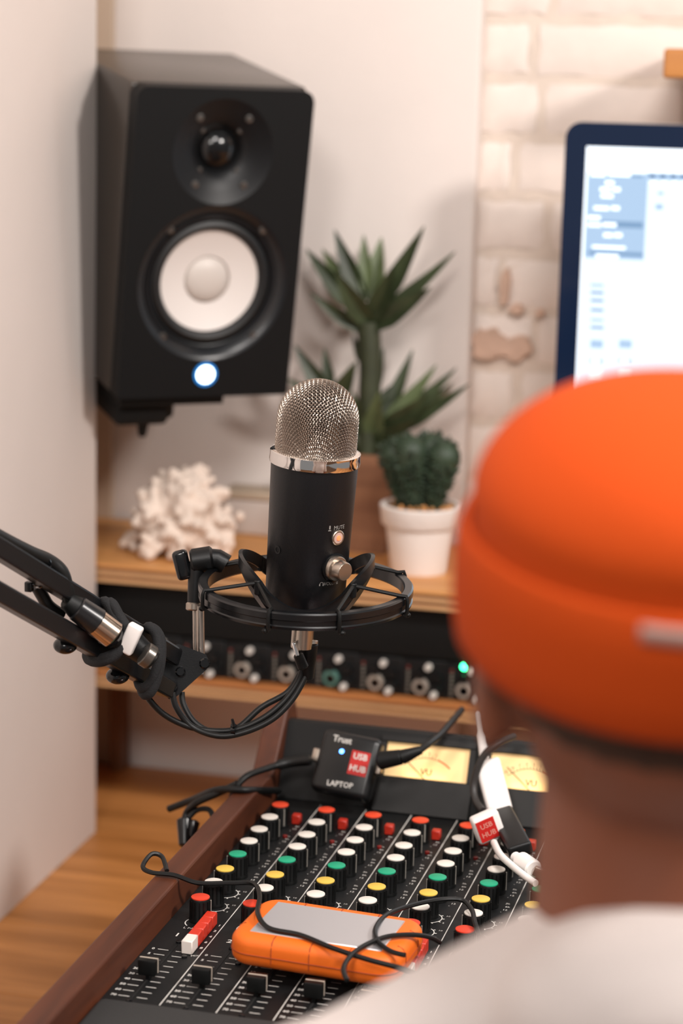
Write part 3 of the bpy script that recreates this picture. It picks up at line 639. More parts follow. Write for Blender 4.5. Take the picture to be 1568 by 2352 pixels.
seg_on((214, 1424), (262, 1460), 1.672, .0112, .0112, 'connector_shell', mat('shell_silver', 'c2b0a0', .2, 1)); seg_on((246, 1448), (251, 1452), 1.678, .0116, .0116, 'shell_groove', BLACKG, .0003)
seg_on((262, 1460), (292, 1480), 1.69, .0108, .0108, 'connector_tail', RUBBER)
MB().rbox((-.0060, -.004, -.0125), (.0060, .004, .0125), .002, T(*bp(300, 1467, 1.684)) @ Matrix.Rotation(R(24), 4, 'Y')).build('white_label', WHITEP, boom)
seg_on((300, 1476), (352, 1518), 1.70, .0110, .0085, 'plug_body', BLACKP)
MB().bevcyl(bp(330, 1500, 1.688), bp(348, 1512, 1.69), .0098, .0008, 24).build('plug_band', mat('band_grey', '6f6a64', .3, .8), boom)
# fabric straps round both bars
def strap(pts, d, r_, name='strap'):
    MB().tube(spline([bp(x, y, d+o) for x, y, o in pts], 8, True), r_, 10, closed=True).build(name, mat('strap_black', '141416', .85, bump=.3, bscale=800), boom)
strap([(238, 1382, -.012), (262, 1412, -.016), (285, 1450, -.018), (275, 1490, -.018), (235, 1512, -.014), (205, 1500, .01), (215, 1440, .022)], 1.705, .0042)
strap([(250, 1384, -.012), (274, 1416, -.017), (293, 1456, -.018), (268, 1502, -.018), (228, 1520, -.012), (200, 1506, .012), (225, 1440, .024)], 1.705, .0042)
strap([(340, 1440, -.012), (360, 1462, -.016), (364, 1510, -.018), (350, 1560, -.018), (325, 1580, -.012), (315, 1540, .012), (325, 1480, .022)], 1.752, .0042)
strap([(348, 1444, -.012), (368, 1470, -.016), (366, 1530, -.018), (348, 1585, -.018), (330, 1592, -.01), (322, 1545, .014), (332, 1480, .024)], 1.754, .0045)
MB().tube(spline([bp(x, y, 1.657+o) for x, y, o in ((107, 1284, -.012), (112, 1300, -.014), (104, 1330, -.014), (92, 1345, -.01), (80, 1338, .014), (95, 1290, .014))], 6, True), 0, closed=True, rect=(.0014, .0045), up=(.4, 0, .7)).build('zip_tie', BLACKG, boom)
MB().tube([bp(90, 1344, 1.648), bp(72, 1342, 1.648)], .0014, 8).build('tie_tail', BLACKG, boom); MB().rbox((-.003, -.003, -.004), (.003, .003, .004), .001, T(*bp(67, 1347, 1.648))).build('tie_head', BLACKG, boom)

# hanging loop of cables below the joint
lc = thing('hanging_cables', 'bundle of thin black cables looping from the boom joint to below the microphone', 'cable', atd(545, 1680, 1.78))
LO = lc.location.copy()
lp = lambda px, py, d: atd(px, py, d)-LO
MB().tube(spline([lp(322, 1560, 1.77), lp(338, 1600, 1.77), lp(375, 1640, 1.775), lp(430, 1668, 1.78), (lp(490, 1679, 1.78)), lp(545, 1675, 1.78), lp(600, 1652, 1.782), lp(648, 1615, 1.785), lp(682, 1570, 1.787), lp(697, 1530, 1.787)], 8), .0026, 10).build('cable', CABLE, lc)
MB().tube(spline([lp(396, 1590, 1.778), lp(405, 1625, 1.778), lp(440, 1668, 1.78), lp(500, 1690, 1.776), lp(560, 1682, 1.776), lp(625, 1652, 1.78), lp(672, 1605, 1.784), lp(705, 1548, 1.787)], 8), .0026, 10).build('cable', CABLE, lc)
MB().tube(spline([lp(417, 1590, 1.79), lp(422, 1620, 1.788), lp(450, 1662, 1.785), lp(500, 1685, 1.785), lp(548, 1670, 1.785), lp(600, 1625, 1.788), lp(660, 1590, 1.79), lp(690, 1545, 1.792)], 8), .0026, 10).build('cable', CABLE, lc)
MB().tube(spline([lp(x, y, 1.779+o) for x, y, o in ((536, 1664, 0), (534, 1678, -.007), (540, 1692, 0), (546, 1678, .009))], 6, True), 0, closed=True, rect=(.0012, .0035), up=(1, 0, 0)).build('zip_tie', BLACKG, lc)
MB().cyl(lp(537, 1668, 1.772), lp(533, 1652, 1.77), .0018, .0012, 8).build('tie_tail', BLACKG, lc)
MB().bevcyl(lp(697, 1535, 1.775), lp(684, 1502, 1.772), .0046, .001, 16, .0042).build('plug_boot', RUBBER, lc)
u, v, d = frame(lp(674, 1474, 1.77)-lp(684, 1502, 1.77)); c_ = lp(684, 1502, 1.772)
MB().rbox((-.0032, -.0016, -.002), (.0032, .0016, .0105), .0006, Matrix(((u.x, v.x, d.x, c_.x), (u.y, v.y, d.y, c_.y), (u.z, v.z, d.z, c_.z), (0, 0, 0, 1)))).build('plug_tip', CHROME, lc)
MB().bevcyl(lp(706, 1560, 1.79), lp(706, 1478, 1.785), .0052, .001, 22, .0088).build('plug_sleeve', RUBBER, lc)
MB().bevcyl(lp(706, 1479, 1.785), lp(706, 1471, 1.785), .0088, .0004, 22).build('plug_ring', mat('plug_ring_silver', 'c9bfb2', .3, 1), lc)

# ------------------------------------------------------------------ mixing console
MZ = ZC-.68
mx = thing('mixing_console', 'black analogue mixing console with wooden side rail and rows of coloured knobs', 'mixer', (-.5035, 1.40, MZ))
MO = Vector((-.5035, 1.40, MZ)); PIT = .0434; NS = 12
XR = NS*PIT-.0215+.004
yb = 1.872-1.40                                # foot of the meter bridge, local
MB().box((-.0235, .0, -.10), (XR, yb+.06, 0)).build('panel', PANELB, mx, False)
MB().rbox((-.0235, -.10, -.10), (XR, -.0004, .004), .006).build('armrest', mat('armrest_grey', '2b2b2b', .7, bump=.3, bscale=900), mx)
def cheek(x0, x1):
    prof = [(-.115, DZ-MZ+.0005), (yb+.10, DZ-MZ+.0005), (yb+.085, .02), (yb+.062, .078), (yb+.034, .078), (yb-.012, .028), (-.115, .026)]
    n = len(prof); o = MB().add([(x0, y, z) for y, z in prof]+[(x1, y, z) for y, z in prof], [list(range(n)), list(range(n, 2*n))]+[(k, (k+1) % n, n+(k+1) % n, n+k) for k in range(n)]).build('side_rail', WALNUT, mx, False)
    bv = o.modifiers.new('b', 'BEVEL'); bv.width = .002; bv.segments = 2; return o
cheek(-.0450, -.0238); cheek(XR+.0003, XR+.0215)
MB().box((-.0235, -.06, DZ-MZ+.0006), (XR, yb+.06, -.1002)).build('base', BLACKM, mx, False)
KY = {k: y-1.40 for k, y in dict(red=1.799, w1=1.765, w2=1.732, w3=1.701, g=1.668, y=1.632, w=1.601, pan=1.566).items()}
CAPM = {'red': mat('cap_orange_red', 'd8401c', .45), 'w': mat('cap_white', 'dcd6cd', .45), 'g': mat('cap_green', '109a72', .45), 'y': mat('cap_yellow', 'd9b54c', .45), 'pan': mat('cap_red', 'd03a20', .45)}
KN = mat('knob_black', '0a0b0b', .4, spec=.35)
kb = MB().lathe([(.0092, 0), (.0092, .002), (.0084, .0035), (.0082, .0185), (.0077, .0196), (.0001, .0196)], 24); 
for q in range(14):
    a = 2*pi*q/14; kb.box((.0080, -.0006, .003), (.0088, .0006, .018), Matrix.Rotation(a, 4, 'Z'))
knob_me = kb.mesh('knob', KN)
cap_me = {k: MB().lathe([(.0075, .0196), (.0075, .0204), (.0069, .0207), (.0001, .0208)], 28).mesh('cap', m) for k, m in CAPM.items()}
ptr_me = MB().box((-.0005, -.0093, .0025), (.0005, -.0084, .0185)).mesh('pointer', mat('pointer', '8f8a82', .5), False)
# print shared by all strips
pr_ = MB()
for k, y in KY.items():
    n = 11; rad = .0105
    if k == 'pan':
        for q in range(28):
            a0, a1 = R(-50+280*q/28-0), R(-50+280*(q+1)/28); a0 -= 0
            pr_.add([Vector((r_*cos(a+R(0)), y-.006+r_*-sin(a)*-1, .0002)) for r_, a in ((.0098, a0), (.0107, a0), (.0107, a1), (.0098, a1))], [(0, 1, 2, 3)])
        put_text(pr_, 'L PAN R', .0045, T(0, y-.0185, .0002)); continue
    if k in ('y', 'w', 'pan'):
        for q in range(16):
            a0, a1 = R(-100+170*q/16), R(-100+170*(q+1)/16)
            pr_.add([Vector((.002+r_*cos(a), y+r_*sin(a)-.004, .0002)) for r_, a in ((.0102, a0), (.0110, a0), (.0110, a1), (.0102, a1))], [(0, 1, 2, 3)])
        for q in range(6):
            a = R(-100+170*q/5); c, s_ = cos(a), sin(a); pr_.add([Vector((.002+r_*c-o*s_, y-.004+r_*s_+o*c, .0002)) for r_, o in ((.0106, -.0006), (.0128, -.0006), (.0128, .0006), (.0106, .0006))], [(0, 1, 2, 3)])
        put_text(pr_, '10', .0036, T(.0165, y+.003, .0002)); put_text(pr_, '5', .0036, T(.0155, y-.012, .0002))
    else:
        for tx, x, yy in (('-', .0125, y-.010), ('12', .0150, y-.005), ('6k', .0160, y+.002), ('3k', .0150, y+.009)): put_text(pr_, tx, .0042, T(x, yy, .0002))
for q in range(10):
    y = 1.501-1.40-.0099*q
    for x0, x1 in ((-.0135, -.0048), (.0012, .0092)): pr_.add([(x0, y-.0004, .0002), (x1, y-.0004, .0002), (x1, y+.0004, .0002), (x0, y+.0004, .0002)], [(0, 1, 2, 3)])
    put_text(pr_, ('0', '5', '10', '15', '20', '30', '40', '50', '60', '60')[q] if q < 9 else '70', .0046, T(-.0172, y, .0002), .0001)
for q, tx in enumerate(('1', '2', '4', '6', '8')): put_text(pr_, tx, .005, T(.0182, 1.560-1.40-.0118*q, .0002), .0001)
put_text(pr_, 'MIX', .0038, T(.0182, 1.497-1.40, .0002) @ Matrix.Rotation(R(20), 4, 'Z'))
pr_.add([(.0211, .004, .0002), (.0219, .004, .0002), (.0219, yb-.008, .0002), (.0211, yb-.008, .0002)], [(0, 1, 2, 3)])
print_me = pr_.mesh('strip_print', PRINT, False)
slot_me = MB().box((-.0009, .006, .0001), (.0009, 1.513-1.40, .0004)).mesh('fader_slot', mat('slot_black', '020202', .8), False)
sc_me = MB().lathe([(.0024, 0), (.0022, .0014), (.0001, .0018)], 12).mesh('screw', BLACKG)
fc = MB(); fc.rbox((-.0072, -.0055, .004), (.0072, .0055, .0165), .0012, seg=2); fc.box((-.0014, -.003, .0004), (.0014, .003, .0042)); fader_me = fc.mesh('fader_cap', KN)
fl = MB(); fl.box((-.0070, -.0004, .0164), (.0070, .0006, .0168)); fl.box((.0071, -.0004, .0055), (.0075, .0006, .0168)); fline_me = fl.mesh('cap_line', mat('cap_line', 'cdbfb0', .5), False)
btn_r = MB().rbox((-.0045, 0, .0002), (.0045, .0122, .0108), .0007, seg=1).mesh('routing_button', mat('button_red', 'c8321c', .4)); btn_w = MB().rbox((-.0045, 0, .0002), (.0045, .0150, .0112), .0007, seg=1).mesh('routing_button', mat('button_white', 'e3dad2', .4))
sq_me = MB().rbox((-.004, -.004, .0002), (.004, .004, .009), .0008, seg=1).mesh('top_button', mat('top_button_red', 'b42a1a', .4)); dot_me = MB().lathe([(.0022, 0), (.0022, .002), (.0001, .0026)], 12).mesh('peak_led', mat('led_dark_red', '7a1712', .3))
random.seed(3)
for s_ in range(NS):
    X = s_*PIT
    share('strip_print', print_me, mx, (X, 0, 0))
    nm = MB(); put_text(nm, str(s_+1), .0088, T(0, 0, .0002), .0002); nm.build('strip_number', PRINT, mx, False, loc=(X-.008, 1.532-1.40, 0))
    for k, y in KY.items():
        kk = share('knob', knob_me, mx, (X, y, 0)); c = k if k in cap_me else 'w'; share('cap', cap_me[c], kk)
        share('pointer', ptr_me, kk, (0, 0, 0), (0, 0, {'red': R(40), 'g': R(-70), 'y': R(-70), 'w': R(-70)}.get(k, R(90))))
    share('fader_slot', slot_me, mx, (X-.002, 0, 0))
    for yy in (1.518, 1.404): share('screw', sc_me, mx, (X-.002, yy-1.40, 0))
    f_ = share('fader_cap', fader_me, mx, (X-.002, (.047, .044, .042, .045, .04)[s_ % 5], 0)); share('cap_line', fline_me, f_)
    share('routing_button', btn_w, mx, (X+.0112, .0975, 0))
    for q in range(4): share('routing_button', btn_r, mx, (X+.0112, .1128+.0124*q, 0))
    share('screw', sc_me, mx, (X+.0112, .092, 0))
    share('top_button', sq_me, mx, (X+.013, KY['red']+.010, 0)); share('peak_led', dot_me, mx, (X+.013, KY['w1']+.006, 0))
# meter bridge
A0 = Vector((0, yb, 0)); E_ = Vector((0, .034, .066)); Eh = E_.normalized(); NB = Vector((0, -Eh.z, Eh.y))
prof = [(yb, .0005), (yb+.034, .066), (yb+.044, .066), (yb+.06, .0005)]
n = 4; MB().add([(-.0235, y, z) for y, z in prof]+[(XR, y, z) for y, z in prof], [(0, 1, 2, 3), (4, 5, 6, 7)]+[(k, (k+1) % n, n+(k+1) % n, n+k) for k in range(n)]).build('meter_bridge', mat('bridge_black', '131313', .55, bump=.08, bscale=900, spec=.3), mx, False)
def on_bridge(px, py):
    r = ray(px, py); o = Vector((0, 0, ZC)); p0 = MO+A0; t = (p0-o).dot(NB)/r.dot(NB); p = o+r*t-MO; return p.x, (p-A0).dot(Eh)
BM = Matrix(((1, 0, 0, 0), (0, Eh.y, NB.y, A0.y), (0, Eh.z, NB.z, A0.z), (0, 0, 0, 1)))   # x, along face, outwards
(xa, ta), (xb_, tb) = on_bridge(892, 1704), on_bridge(1072, 1803); xp = on_bridge(1130, 1731)[0]-xa
VW, VH = abs(xb_-xa), abs(ta-tb); tb0 = tb
FACE = mat('vu_face', 'e9c58c', .6, emit='f3c98e', estr=.5); 
hs = MB(); t_ = .0055; wdt = .006
for lo, hi in (((-wdt, -.034, 0), (VW+wdt, 0, t_+.003)), ((-wdt, VH, 0), (VW+wdt, VH+.006, t_)), ((-wdt, 0, 0), (0, VH, t_)), ((VW, 0, 0), (VW+wdt, VH, t_))): hs.rbox(lo, hi, .0006, seg=1)
hs_me = hs.mesh('housing', mat('vu_housing', '181716', .5, bump=.08, bscale=900, spec=.35))
face_me = MB().box((0, 0, .0002), (VW, VH, .0008)).mesh('meter_face', FACE, False)
fp = MB(); cx_, cy_ = VW*.5, -VH*.35
def arc(r0_, r1_, a0, a1, n=20):
    for q in range(n):
        p, q2 = a0+(a1-a0)*q/n, a0+(a1-a0)*(q+1)/n; fp.add([(cx_+r_*sin(R(a)), cy_+r_*cos(R(a)), .0010) for r_, a in ((r0_, p), (r1_, p), (r1_, q2), (r0_, q2))], [(0, 1, 2, 3)])
RA = VH*.98
fp.slot(0); arc(RA, RA+.0004, -42, 18); 
for q in range(12):
    a = R(-42+60*q/11); c, s2 = cos(a), sin(a); fp.add([(cx_+r_*s2+o*c, cy_+r_*c-o*s2, .0010) for r_, o in ((RA, -.0002), (RA+.0026, -.0002), (RA+.0026, .0002), (RA, .0002))], [(0, 1, 2, 3)])
    if q % 2 == 0: put_text(fp, ('20', '10', '7', '5', '3', '1')[q//2], .0036, T(cx_+(RA+.0045)*s2, cy_+(RA+.0045)*c, .0010))
put_text(fp, 'VU', .0085, T(cx_, VH*.22, .0010), .0001)
fp.slot(1); arc(RA, RA+.0014, 18, 42)
fp_me = fp.mesh('meter_scale', [mat('scale_ink', '35200e', .6), mat('scale_red', 'd8702a', .6)], False)
ndl_me = MB().tube([(cx_, 0, .0016), (cx_-VW*.30, VH*.62, .0016)], .00035, 6).mesh('needle', mat('needle', '3a2618', .5))
for q in range(5):
    o = share('vu_meter', hs_me, mx); o.matrix_local = BM @ T(xa+q*xp, tb0, .0003)
    share('meter_face', face_me, o); share('meter_scale', fp_me, o); share('needle', ndl_me, o)
    if q < 3:
        l = bpy.data.lights.new('meter_bulb', 'AREA'); l.shape = 'RECTANGLE'; l.size = VW*.5; l.size_y = .002; l.energy = .006; l.color = (1, .72, .38)
        lo = bpy.data.objects.new('meter_bulb', l); COL.objects.link(lo); lo.parent = o; lo.location = (VW*.5, .0012, .0060); lo.rotation_euler = Vector((0, -1, .25)).to_track_quat('Z', 'Y').to_euler()

# ------------------------------------------------------------------ hard drive
ORG = mat('orange_rubber', 'e86a12', .55, bump=.08, bscale=600)
hz = MZ+.0125
fl_ = atz(552, 2172, hz+.024)
hd = thing('hard_drive', 'portable hard drive with orange rubber bumper and silver top lying on the console', 'hard drive', atz(752, 2162, hz+.012), (0, 0, R(-4)))
hd.location.z = hz
b_ = MB(); bm = bmesh.new(); bmesh.ops.create_cube(bm, size=1)
HW, HL, HT = .067, .0435, .024
for v in bm.verts: v.co = Vector((v.co.x*2*HW, v.co.y*2*HL, (v.co.z+.5)*HT))
bmesh.ops.bevel(bm, geom=[e for e in bm.edges if abs(e.verts[0].co.z-e.verts[1].co.z) > .01], offset=.018, segments=6, profile=.5, affect='EDGES')
bmesh.ops.bevel(bm, geom=[e for e in bm.edges if abs(e.verts[0].co.z-e.verts[1].co.z) < 1e-5 and len(e.link_faces) == 2 and any(abs(f.normal.z) > .9 for f in e.link_faces)], offset=.0075, segments=4, profile=.5, affect='EDGES')
b_.bm(bm).build('bumper', ORG, hd)
MB().rbox((-HW+.015, -HL+.013, HT-.001), (HW-.015, HL-.012, HT+.0007), .0006, seg=1).build('top_plate', mat('drive_silver', 'cfcdd0', .32, .6), hd)
SEAM = mat('seam_dark_orange', '9c3f08', .7)
def rr_path(w, l, r, z): return [(x, y-l, z) for x, y in rrect(2*w, 2*l, r, 6)]
MB().tube(rr_path(HW+.0001, HL+.0001, .018, HT*.45), .0006, 6, closed=True).build('seam', SEAM, hd)
for x in (-.030, 0, .030):
    for s_ in (-1, 1): MB().tube([(x, s_*(HL+.0001), .006), (x, s_*(HL+.0001), HT-.0075), (x, s_*(HL-.0021), HT-.0021), (x, s_*(HL-.0065), HT+.0001), (x, s_*(HL-.011), HT+.0001)], .0005, 6).build('seam', SEAM, hd)
for y in (-.016, .016):
    for s_ in (-1, 1): MB().tube([(s_*(HW+.0001), y, .006), (s_*(HW+.0001), y, HT-.0075), (s_*(HW-.0021), y, HT-.0021), (s_*(HW-.0065), y, HT+.0001)], .0005, 6).build('seam', SEAM, hd)
# drive cables
dc = thing('drive_cable', 'thin black cable draped over the hard drive and the first mixer strips', 'cable', atz(585, 2030, MZ+.03))
DO = dc.location.copy(); dz = lambda px, py, z: atz(px, py, MZ+z)-DO
tz_ = .0392
MB().tube(spline([dz(383, 2000, .030), dz(372, 1968, .036), dz(348, 1962, .038), dz(328, 1990, .032), dz(348, 2004, .030), dz(400, 2010, .030), dz(455, 2028, .026), dz(530, 2028, .0232), dz(582, 2030, .0245), dz(596, 2058, .03), dz(592, 2098, tz_+.002), dz(618, 2132, tz_), dz(690, 2148, tz_), dz(765, 2178, tz_), dz(845, 2204, tz_), dz(920, 2224, tz_-.001), dz(1000, 2250, .036)], 8), .0020, 8).build('cable', CABLE, dc)
d2 = thing('looped_cable', 'thin black cable making a loop over the right end of the hard drive', 'cable', atz(870, 2140, MZ+tz_))
DO = d2.location.copy(); 
dz2 = lambda px, py, z: atz(px, py, MZ+z)-DO
MB().tube(spline([dz2(797, 2252, .0345), dz2(789, 2222, tz_), dz2(818, 2184, tz_+.0018), dz2(880, 2154, tz_+.001), dz2(940, 2147, tz_), dz2(985, 2152, .034), dz2(1010, 2165, .026)], 8), .0020, 8).build('cable', CABLE, d2)
MB().tube(spline([dz2(930, 2194, tz_), dz2(895, 2184, tz_), dz2(866, 2160, tz_+.001), dz2(864, 2128, tz_), dz2(900, 2095, .035), dz2(985, 2070, .030), dz2(1055, 2066, .027), dz2(1082, 2088, .025), dz2(1090, 2118, .024), dz2(1100, 2150, .022)], 8), .0020, 8).build('cable', CABLE, d2)

# ------------------------------------------------------------------ usb hub leaning on the bridge
hb = thing('usb_hub', 'small black USB hub with red sticker and blue light leaning on the meter bridge', 'usb hub')
hc = aty(776, 1842, 1.838); tl = R(28)
hb.matrix_world = T(hc.x, 1.834, MZ+.0225) @ Matrix.Rotation(R(-3), 4, 'Z') @ Matrix.Rotation(-tl, 4, 'X') @ Matrix.Rotation(R(5), 4, 'Y')
k2 = 1.93/FPX; hw = 74*k2; hh = 152*k2
MB().rbox((-hw, 0, 0), (hw, .020, hh), .0065, seg=4).build('body', mat('hub_black', '101112', .32), hb)
pr2 = MB(); FX = lambda x, z: T(x, -.0002, z) @ RX
put_text(pr2, 'LAPTOP', .0070, FX(.0, .010) @ Matrix.Rotation(R(4), 4, 'Z'), .0001); pr2.build('lettering', PRINT, hb, False); pr2 = MB(); put_text(pr2, 'Trust', .0082, FX(-.008, hh*.86), .0002); pr2.build('lettering', PRINT, hb, False)
stk = MB().box((.004, -.0006, hh*.36), (.022, -.00005, hh*.74)).build('sticker', mat('sticker_red', 'c01f1a', .5), hb, False)
p3 = MB(); put_text(p3, 'USB', .0080, T(.013, -.0008, hh*.65) @ RX, .0002); put_text(p3, 'HUB', .0080, T(.013, -.0008, hh*.46) @ RX, .0002); p3.build('lettering', PRINT, stk, False)
MB().lathe([(.0022, 0), (.0020, .0008), (.0001, .0011)], 16, T(-.006, 0, hh*.68) @ RX, cap=False).build('blue_light', mat('blue_light', '4f8cff', .4, emit='4f8dff', estr=10), hb)
HI = hb.matrix_world.inverted(); hp_ = lambda px, py, y: HI @ aty(px, py, y)
MB().rbox((-hw-.006, .005, hh*.46), (-hw+.0005, .015, hh*.66), .001).build('plug_shell', NICKEL, hb); MB().rbox((hw-.0005, .005, hh*.46), (hw+.004, .015, hh*.70), .001).build('plug_shell', NICKEL, hb)
hcb = thing('hub_cables', 'black cables running left from the USB hub over the console rail', 'cable', aty(545, 1800, 1.85))
HO = hcb.location.copy(); hq = lambda px, py, y: aty(px, py, y)-HO
MB().tube(spline([hq(712, 1746, 1.848), hq(660, 1752, 1.848), hq(610, 1766, 1.83), hq(565, 1784, 1.81), hq(540, 1812, 1.80), hq(532, 1836, 1.80)], 8), [.0050]*12+[.0032]*29, 10).build('cable', CABLE, hcb)
MB().tube(spline([hq(640, 1816, 1.852), hq(570, 1815, 1.80), hq(500, 1814, 1.80), hq(440, 1838, 1.83), hq(388, 1858, 1.84)], 8), .0034, 10).build('cable', CABLE, hcb)
MB().tube(spline([hq(545, 1800, 1.80), hq(500, 1822, 1.80), hq(455, 1842, 1.80), hq(430, 1865, 1.81), hq(420, 1905, 1.80)], 8), .0034, 10).build('cable', CABLE, hcb)
MB().tube(spline([hq(424, 1890, 1.80), hq(450, 1862, 1.805), hq(480, 1860, 1.80), hq(492, 1885, 1.79)], 8), .0026, 10).build('cable', CABLE, hcb)
MB().bevcyl(hq(424, 1880, 1.80), hq(424, 1945, 1.785), .0075, .002, 18, .0055).build('plug', BLACKG, hcb)
MB().bevcyl(hq(446, 1885, 1.80), hq(440, 1925, 1.79), .0055, .002, 16, .004).build('plug', BLACKG, hcb)
hr = thing('hub_lead', 'black plug and cable rising right from the USB hub across the first lit meter', 'cable', aty(880, 1748, 1.83))
HO = hr.location.copy()
MB().bevcyl(hq(868, 1748, 1.832), hq(925, 1738, 1.832), .0085, .002, 20, .0070).build('plug', RUBBER, hr)
MB().bevcyl(hq(922, 1739, 1.832), hq(968, 1722, 1.834), .0068, .001, 18, .0038).build('boot', RUBBER, hr)
MB().tube(spline([hq(960, 1726, 1.834), hq(985, 1708, 1.85), hq(1010, 1688, 1.88), hq(1035, 1660, 1.93), hq(1060, 1630, 2.0)], 8), .0032, 10).build('cable', CABLE, hr)

# ------------------------------------------------------------------ white adapters
wa = thing('display_adapter', 'long white adapter with white lead hanging in front of the second lit meter', 'adapter', aty(1150, 1870, 1.83))
HO = wa.location.copy()
MB().tube(spline([hq(1100, 1640, 1.93), hq(1106, 1690, 1.88), hq(1112, 1745, 1.85)], 6), [.0030]*6+[.0044]*7, 10).build('lead', WHITEP, wa)
p, q = hq(1118, 1748, 1.85), hq(1150, 1872, 1.825); u, v, d = frame(q-p); L = (q-p).length
u = (Vector((1, .15, 0))-d*d.x).normalized(); v = d.cross(u)
MB().rbox((-.0115, -.0075, 0), (.0115, .0075, L), .0035, Matrix(((u.x, v.x, d.x, p.x), (u.y, v.y, d.y, p.y), (u.z, v.z, d.z, p.z), (0, 0, 0, 1)))).build('body', WHITEP, wa)
bl = thing('grey_cable', 'dark grey cable curving behind the long white adapter', 'cable', aty(1085, 1800, 1.86)); HO = bl.location.copy()
MB().tube(spline([hq(1180, 1690, 1.86), hq(1140, 1708, 1.84), hq(1105, 1745, 1.836), hq(1088, 1800, 1.834), hq(1092, 1838, 1.825), hq(1108, 1862, 1.812)], 8), .0034, 10).build('cable', mat('cable_grey', '33302e', .5), bl)
wx = thing('white_plug_box', 'white square connector box with red label and white cable above the console', 'adapter', aty(1124, 1903, 1.75)); HO = wx.location.copy()
cu_ = aty(1124, 1903, 1.75)
ex = (aty(1112, 1940, 1.75)-aty(1094, 1895, 1.75)).normalized(); ey = (aty(1118, 1866, 1.75)-aty(1094, 1895, 1.75)).normalized(); ey = (ey-ex*ex.dot(ey)).normalized(); ez = ex.cross(ey)
if ez.dot(CF) > 0: ez = -ez
tiltM = Matrix(((ex.x, ey.x, ez.x, 0), (ex.y, ey.y, ez.y, 0), (ex.z, ey.z, ez.z, 0), (0, 0, 0, 1))) @ Matrix.Rotation(R(-26), 4, 'X') @ Matrix.Rotation(R(12), 4, 'Y')
MB().rbox((-.0125, -.0125, -.013), (.0125, .0125, 0), .003, tiltM).build('body', WHITEP, wx)
lb = MB().box((-.0098, -.0105, .0001), (.0098, .0062, .0006), tiltM).build('red_label', MATS['sticker_red'], wx, False)
p4 = MB(); put_text(p4, 'USB', .0066, tiltM @ T(-.004, -.002, .0008) @ Matrix.Rotation(R(90), 4, 'Z'), .0001); put_text(p4, 'HUB', .0066, tiltM @ T(.004, -.002, .0008) @ Matrix.Rotation(R(90), 4, 'Z'), .0001); p4.build('lettering', mat('faded_print', 'd98a7c', .6), lb, False)
MB().tube(spline([hq(1134, 1935, 1.735), hq(1148, 1962, 1.70), hq(1175, 1988, 1.676), hq(1205, 2012, 1.656), hq(1230, 2029, 1.645)], 8), .0030, 10).build('cable', WHITEP, wx)
bc = thing('black_plug', 'chunky black connector with faint lettering beside the white connector box', 'adapter', aty(1180, 1920, 1.76)); HO = bc.location.copy()
p, q = hq(1150, 1868, 1.80), hq(1196, 1955, 1.72); d = (q-p).normalized(); u = (Vector((1, .3, .3))-d*d.dot(Vector((1, .3, .3)))).normalized(); v = d.cross(u)
BCM = Matrix(((u.x, v.x, d.x, p.x), (u.y, v.y, d.y, p.y), (u.z, v.z, d.z, p.z), (0, 0, 0, 1)))
MB().rbox((-.0105, -.006, 0), (.0105, .006, (q-p).length), .0025, BCM).build('body', BLACKP, bc)
wp = thing('white_cable_plug', 'short white cable plug pointing right just left of the neck', 'plug', aty(1205, 1986, 1.685)); HO = wp.location.copy()
MB().bevcyl(hq(1182, 1968, 1.70), hq(1198, 1979, 1.69), .0048, .001, 16).build('boot', WHITEP, wp); MB().bevcyl(hq(1195, 1977, 1.692), hq(1226, 1998, 1.675), .0082, .0015, 20).build('body', WHITEP, wp)
MB().rbox((-.004, -.0025, 0), (.004, .0025, .009), .0006, T(*hq(1226, 1998, 1.675)) @ Matrix.Rotation(R(110), 4, 'Y')).build('tip', NICKEL, wp)

# ------------------------------------------------------------------ person, seen from behind
HD = .985
C = atd(1545, 1470, HD)                      # centre of the beanie's lower edge
ry = math.atan2(hF.y, hF.x)-pi/2
per = thing('person', 'person seen from behind in orange beanie and white shirt, seated at the console', 'person', (C.x, C.y, 0), (0, 0, ry))
hzc = C.z
SKIN = mat('skin', '7c452d', .55, var=.08, vscale=20)
CZ = atd(1540, 2062, .97).z                  # collar height
bd = MB()
bd.ell((0, .004, hzc+.012), (.078, .097, .108)); bd.ell((0, .045, hzc-.055), (.060, .058, .062)); bd.ell((0, .062, hzc-.088), (.034, .034, .026))
bd.cap2((0, .100, hzc+.005), (0, .112, hzc-.034), .009, .014); bd.ell((0, .098, hzc-.062), (.024, .012, .009)); bd.ell((0, .088, hzc+.022), (.055, .018, .012))
for s_ in (-1, 1):
    bd.ell((s_*.081, .004, hzc-.024), (.010, .020, .034)); bd.ell((s_*.045, .066, hzc-.03), (.026, .026, .028))
    bd.ell((s_*.016, .106, hzc-.036), (.009, .010, .008))
bd.cap2((0, .012, hzc-.04), (0, -.004, CZ-.05), .055, .060, 24, 8)
bd.ell((0, .005, CZ-.24), (.140, .080, .13)); bd.ell((0, 0, CZ-.42), (.140, .090, .22)); bd.ell((0, -.01, .60), (.165, .115, .11))
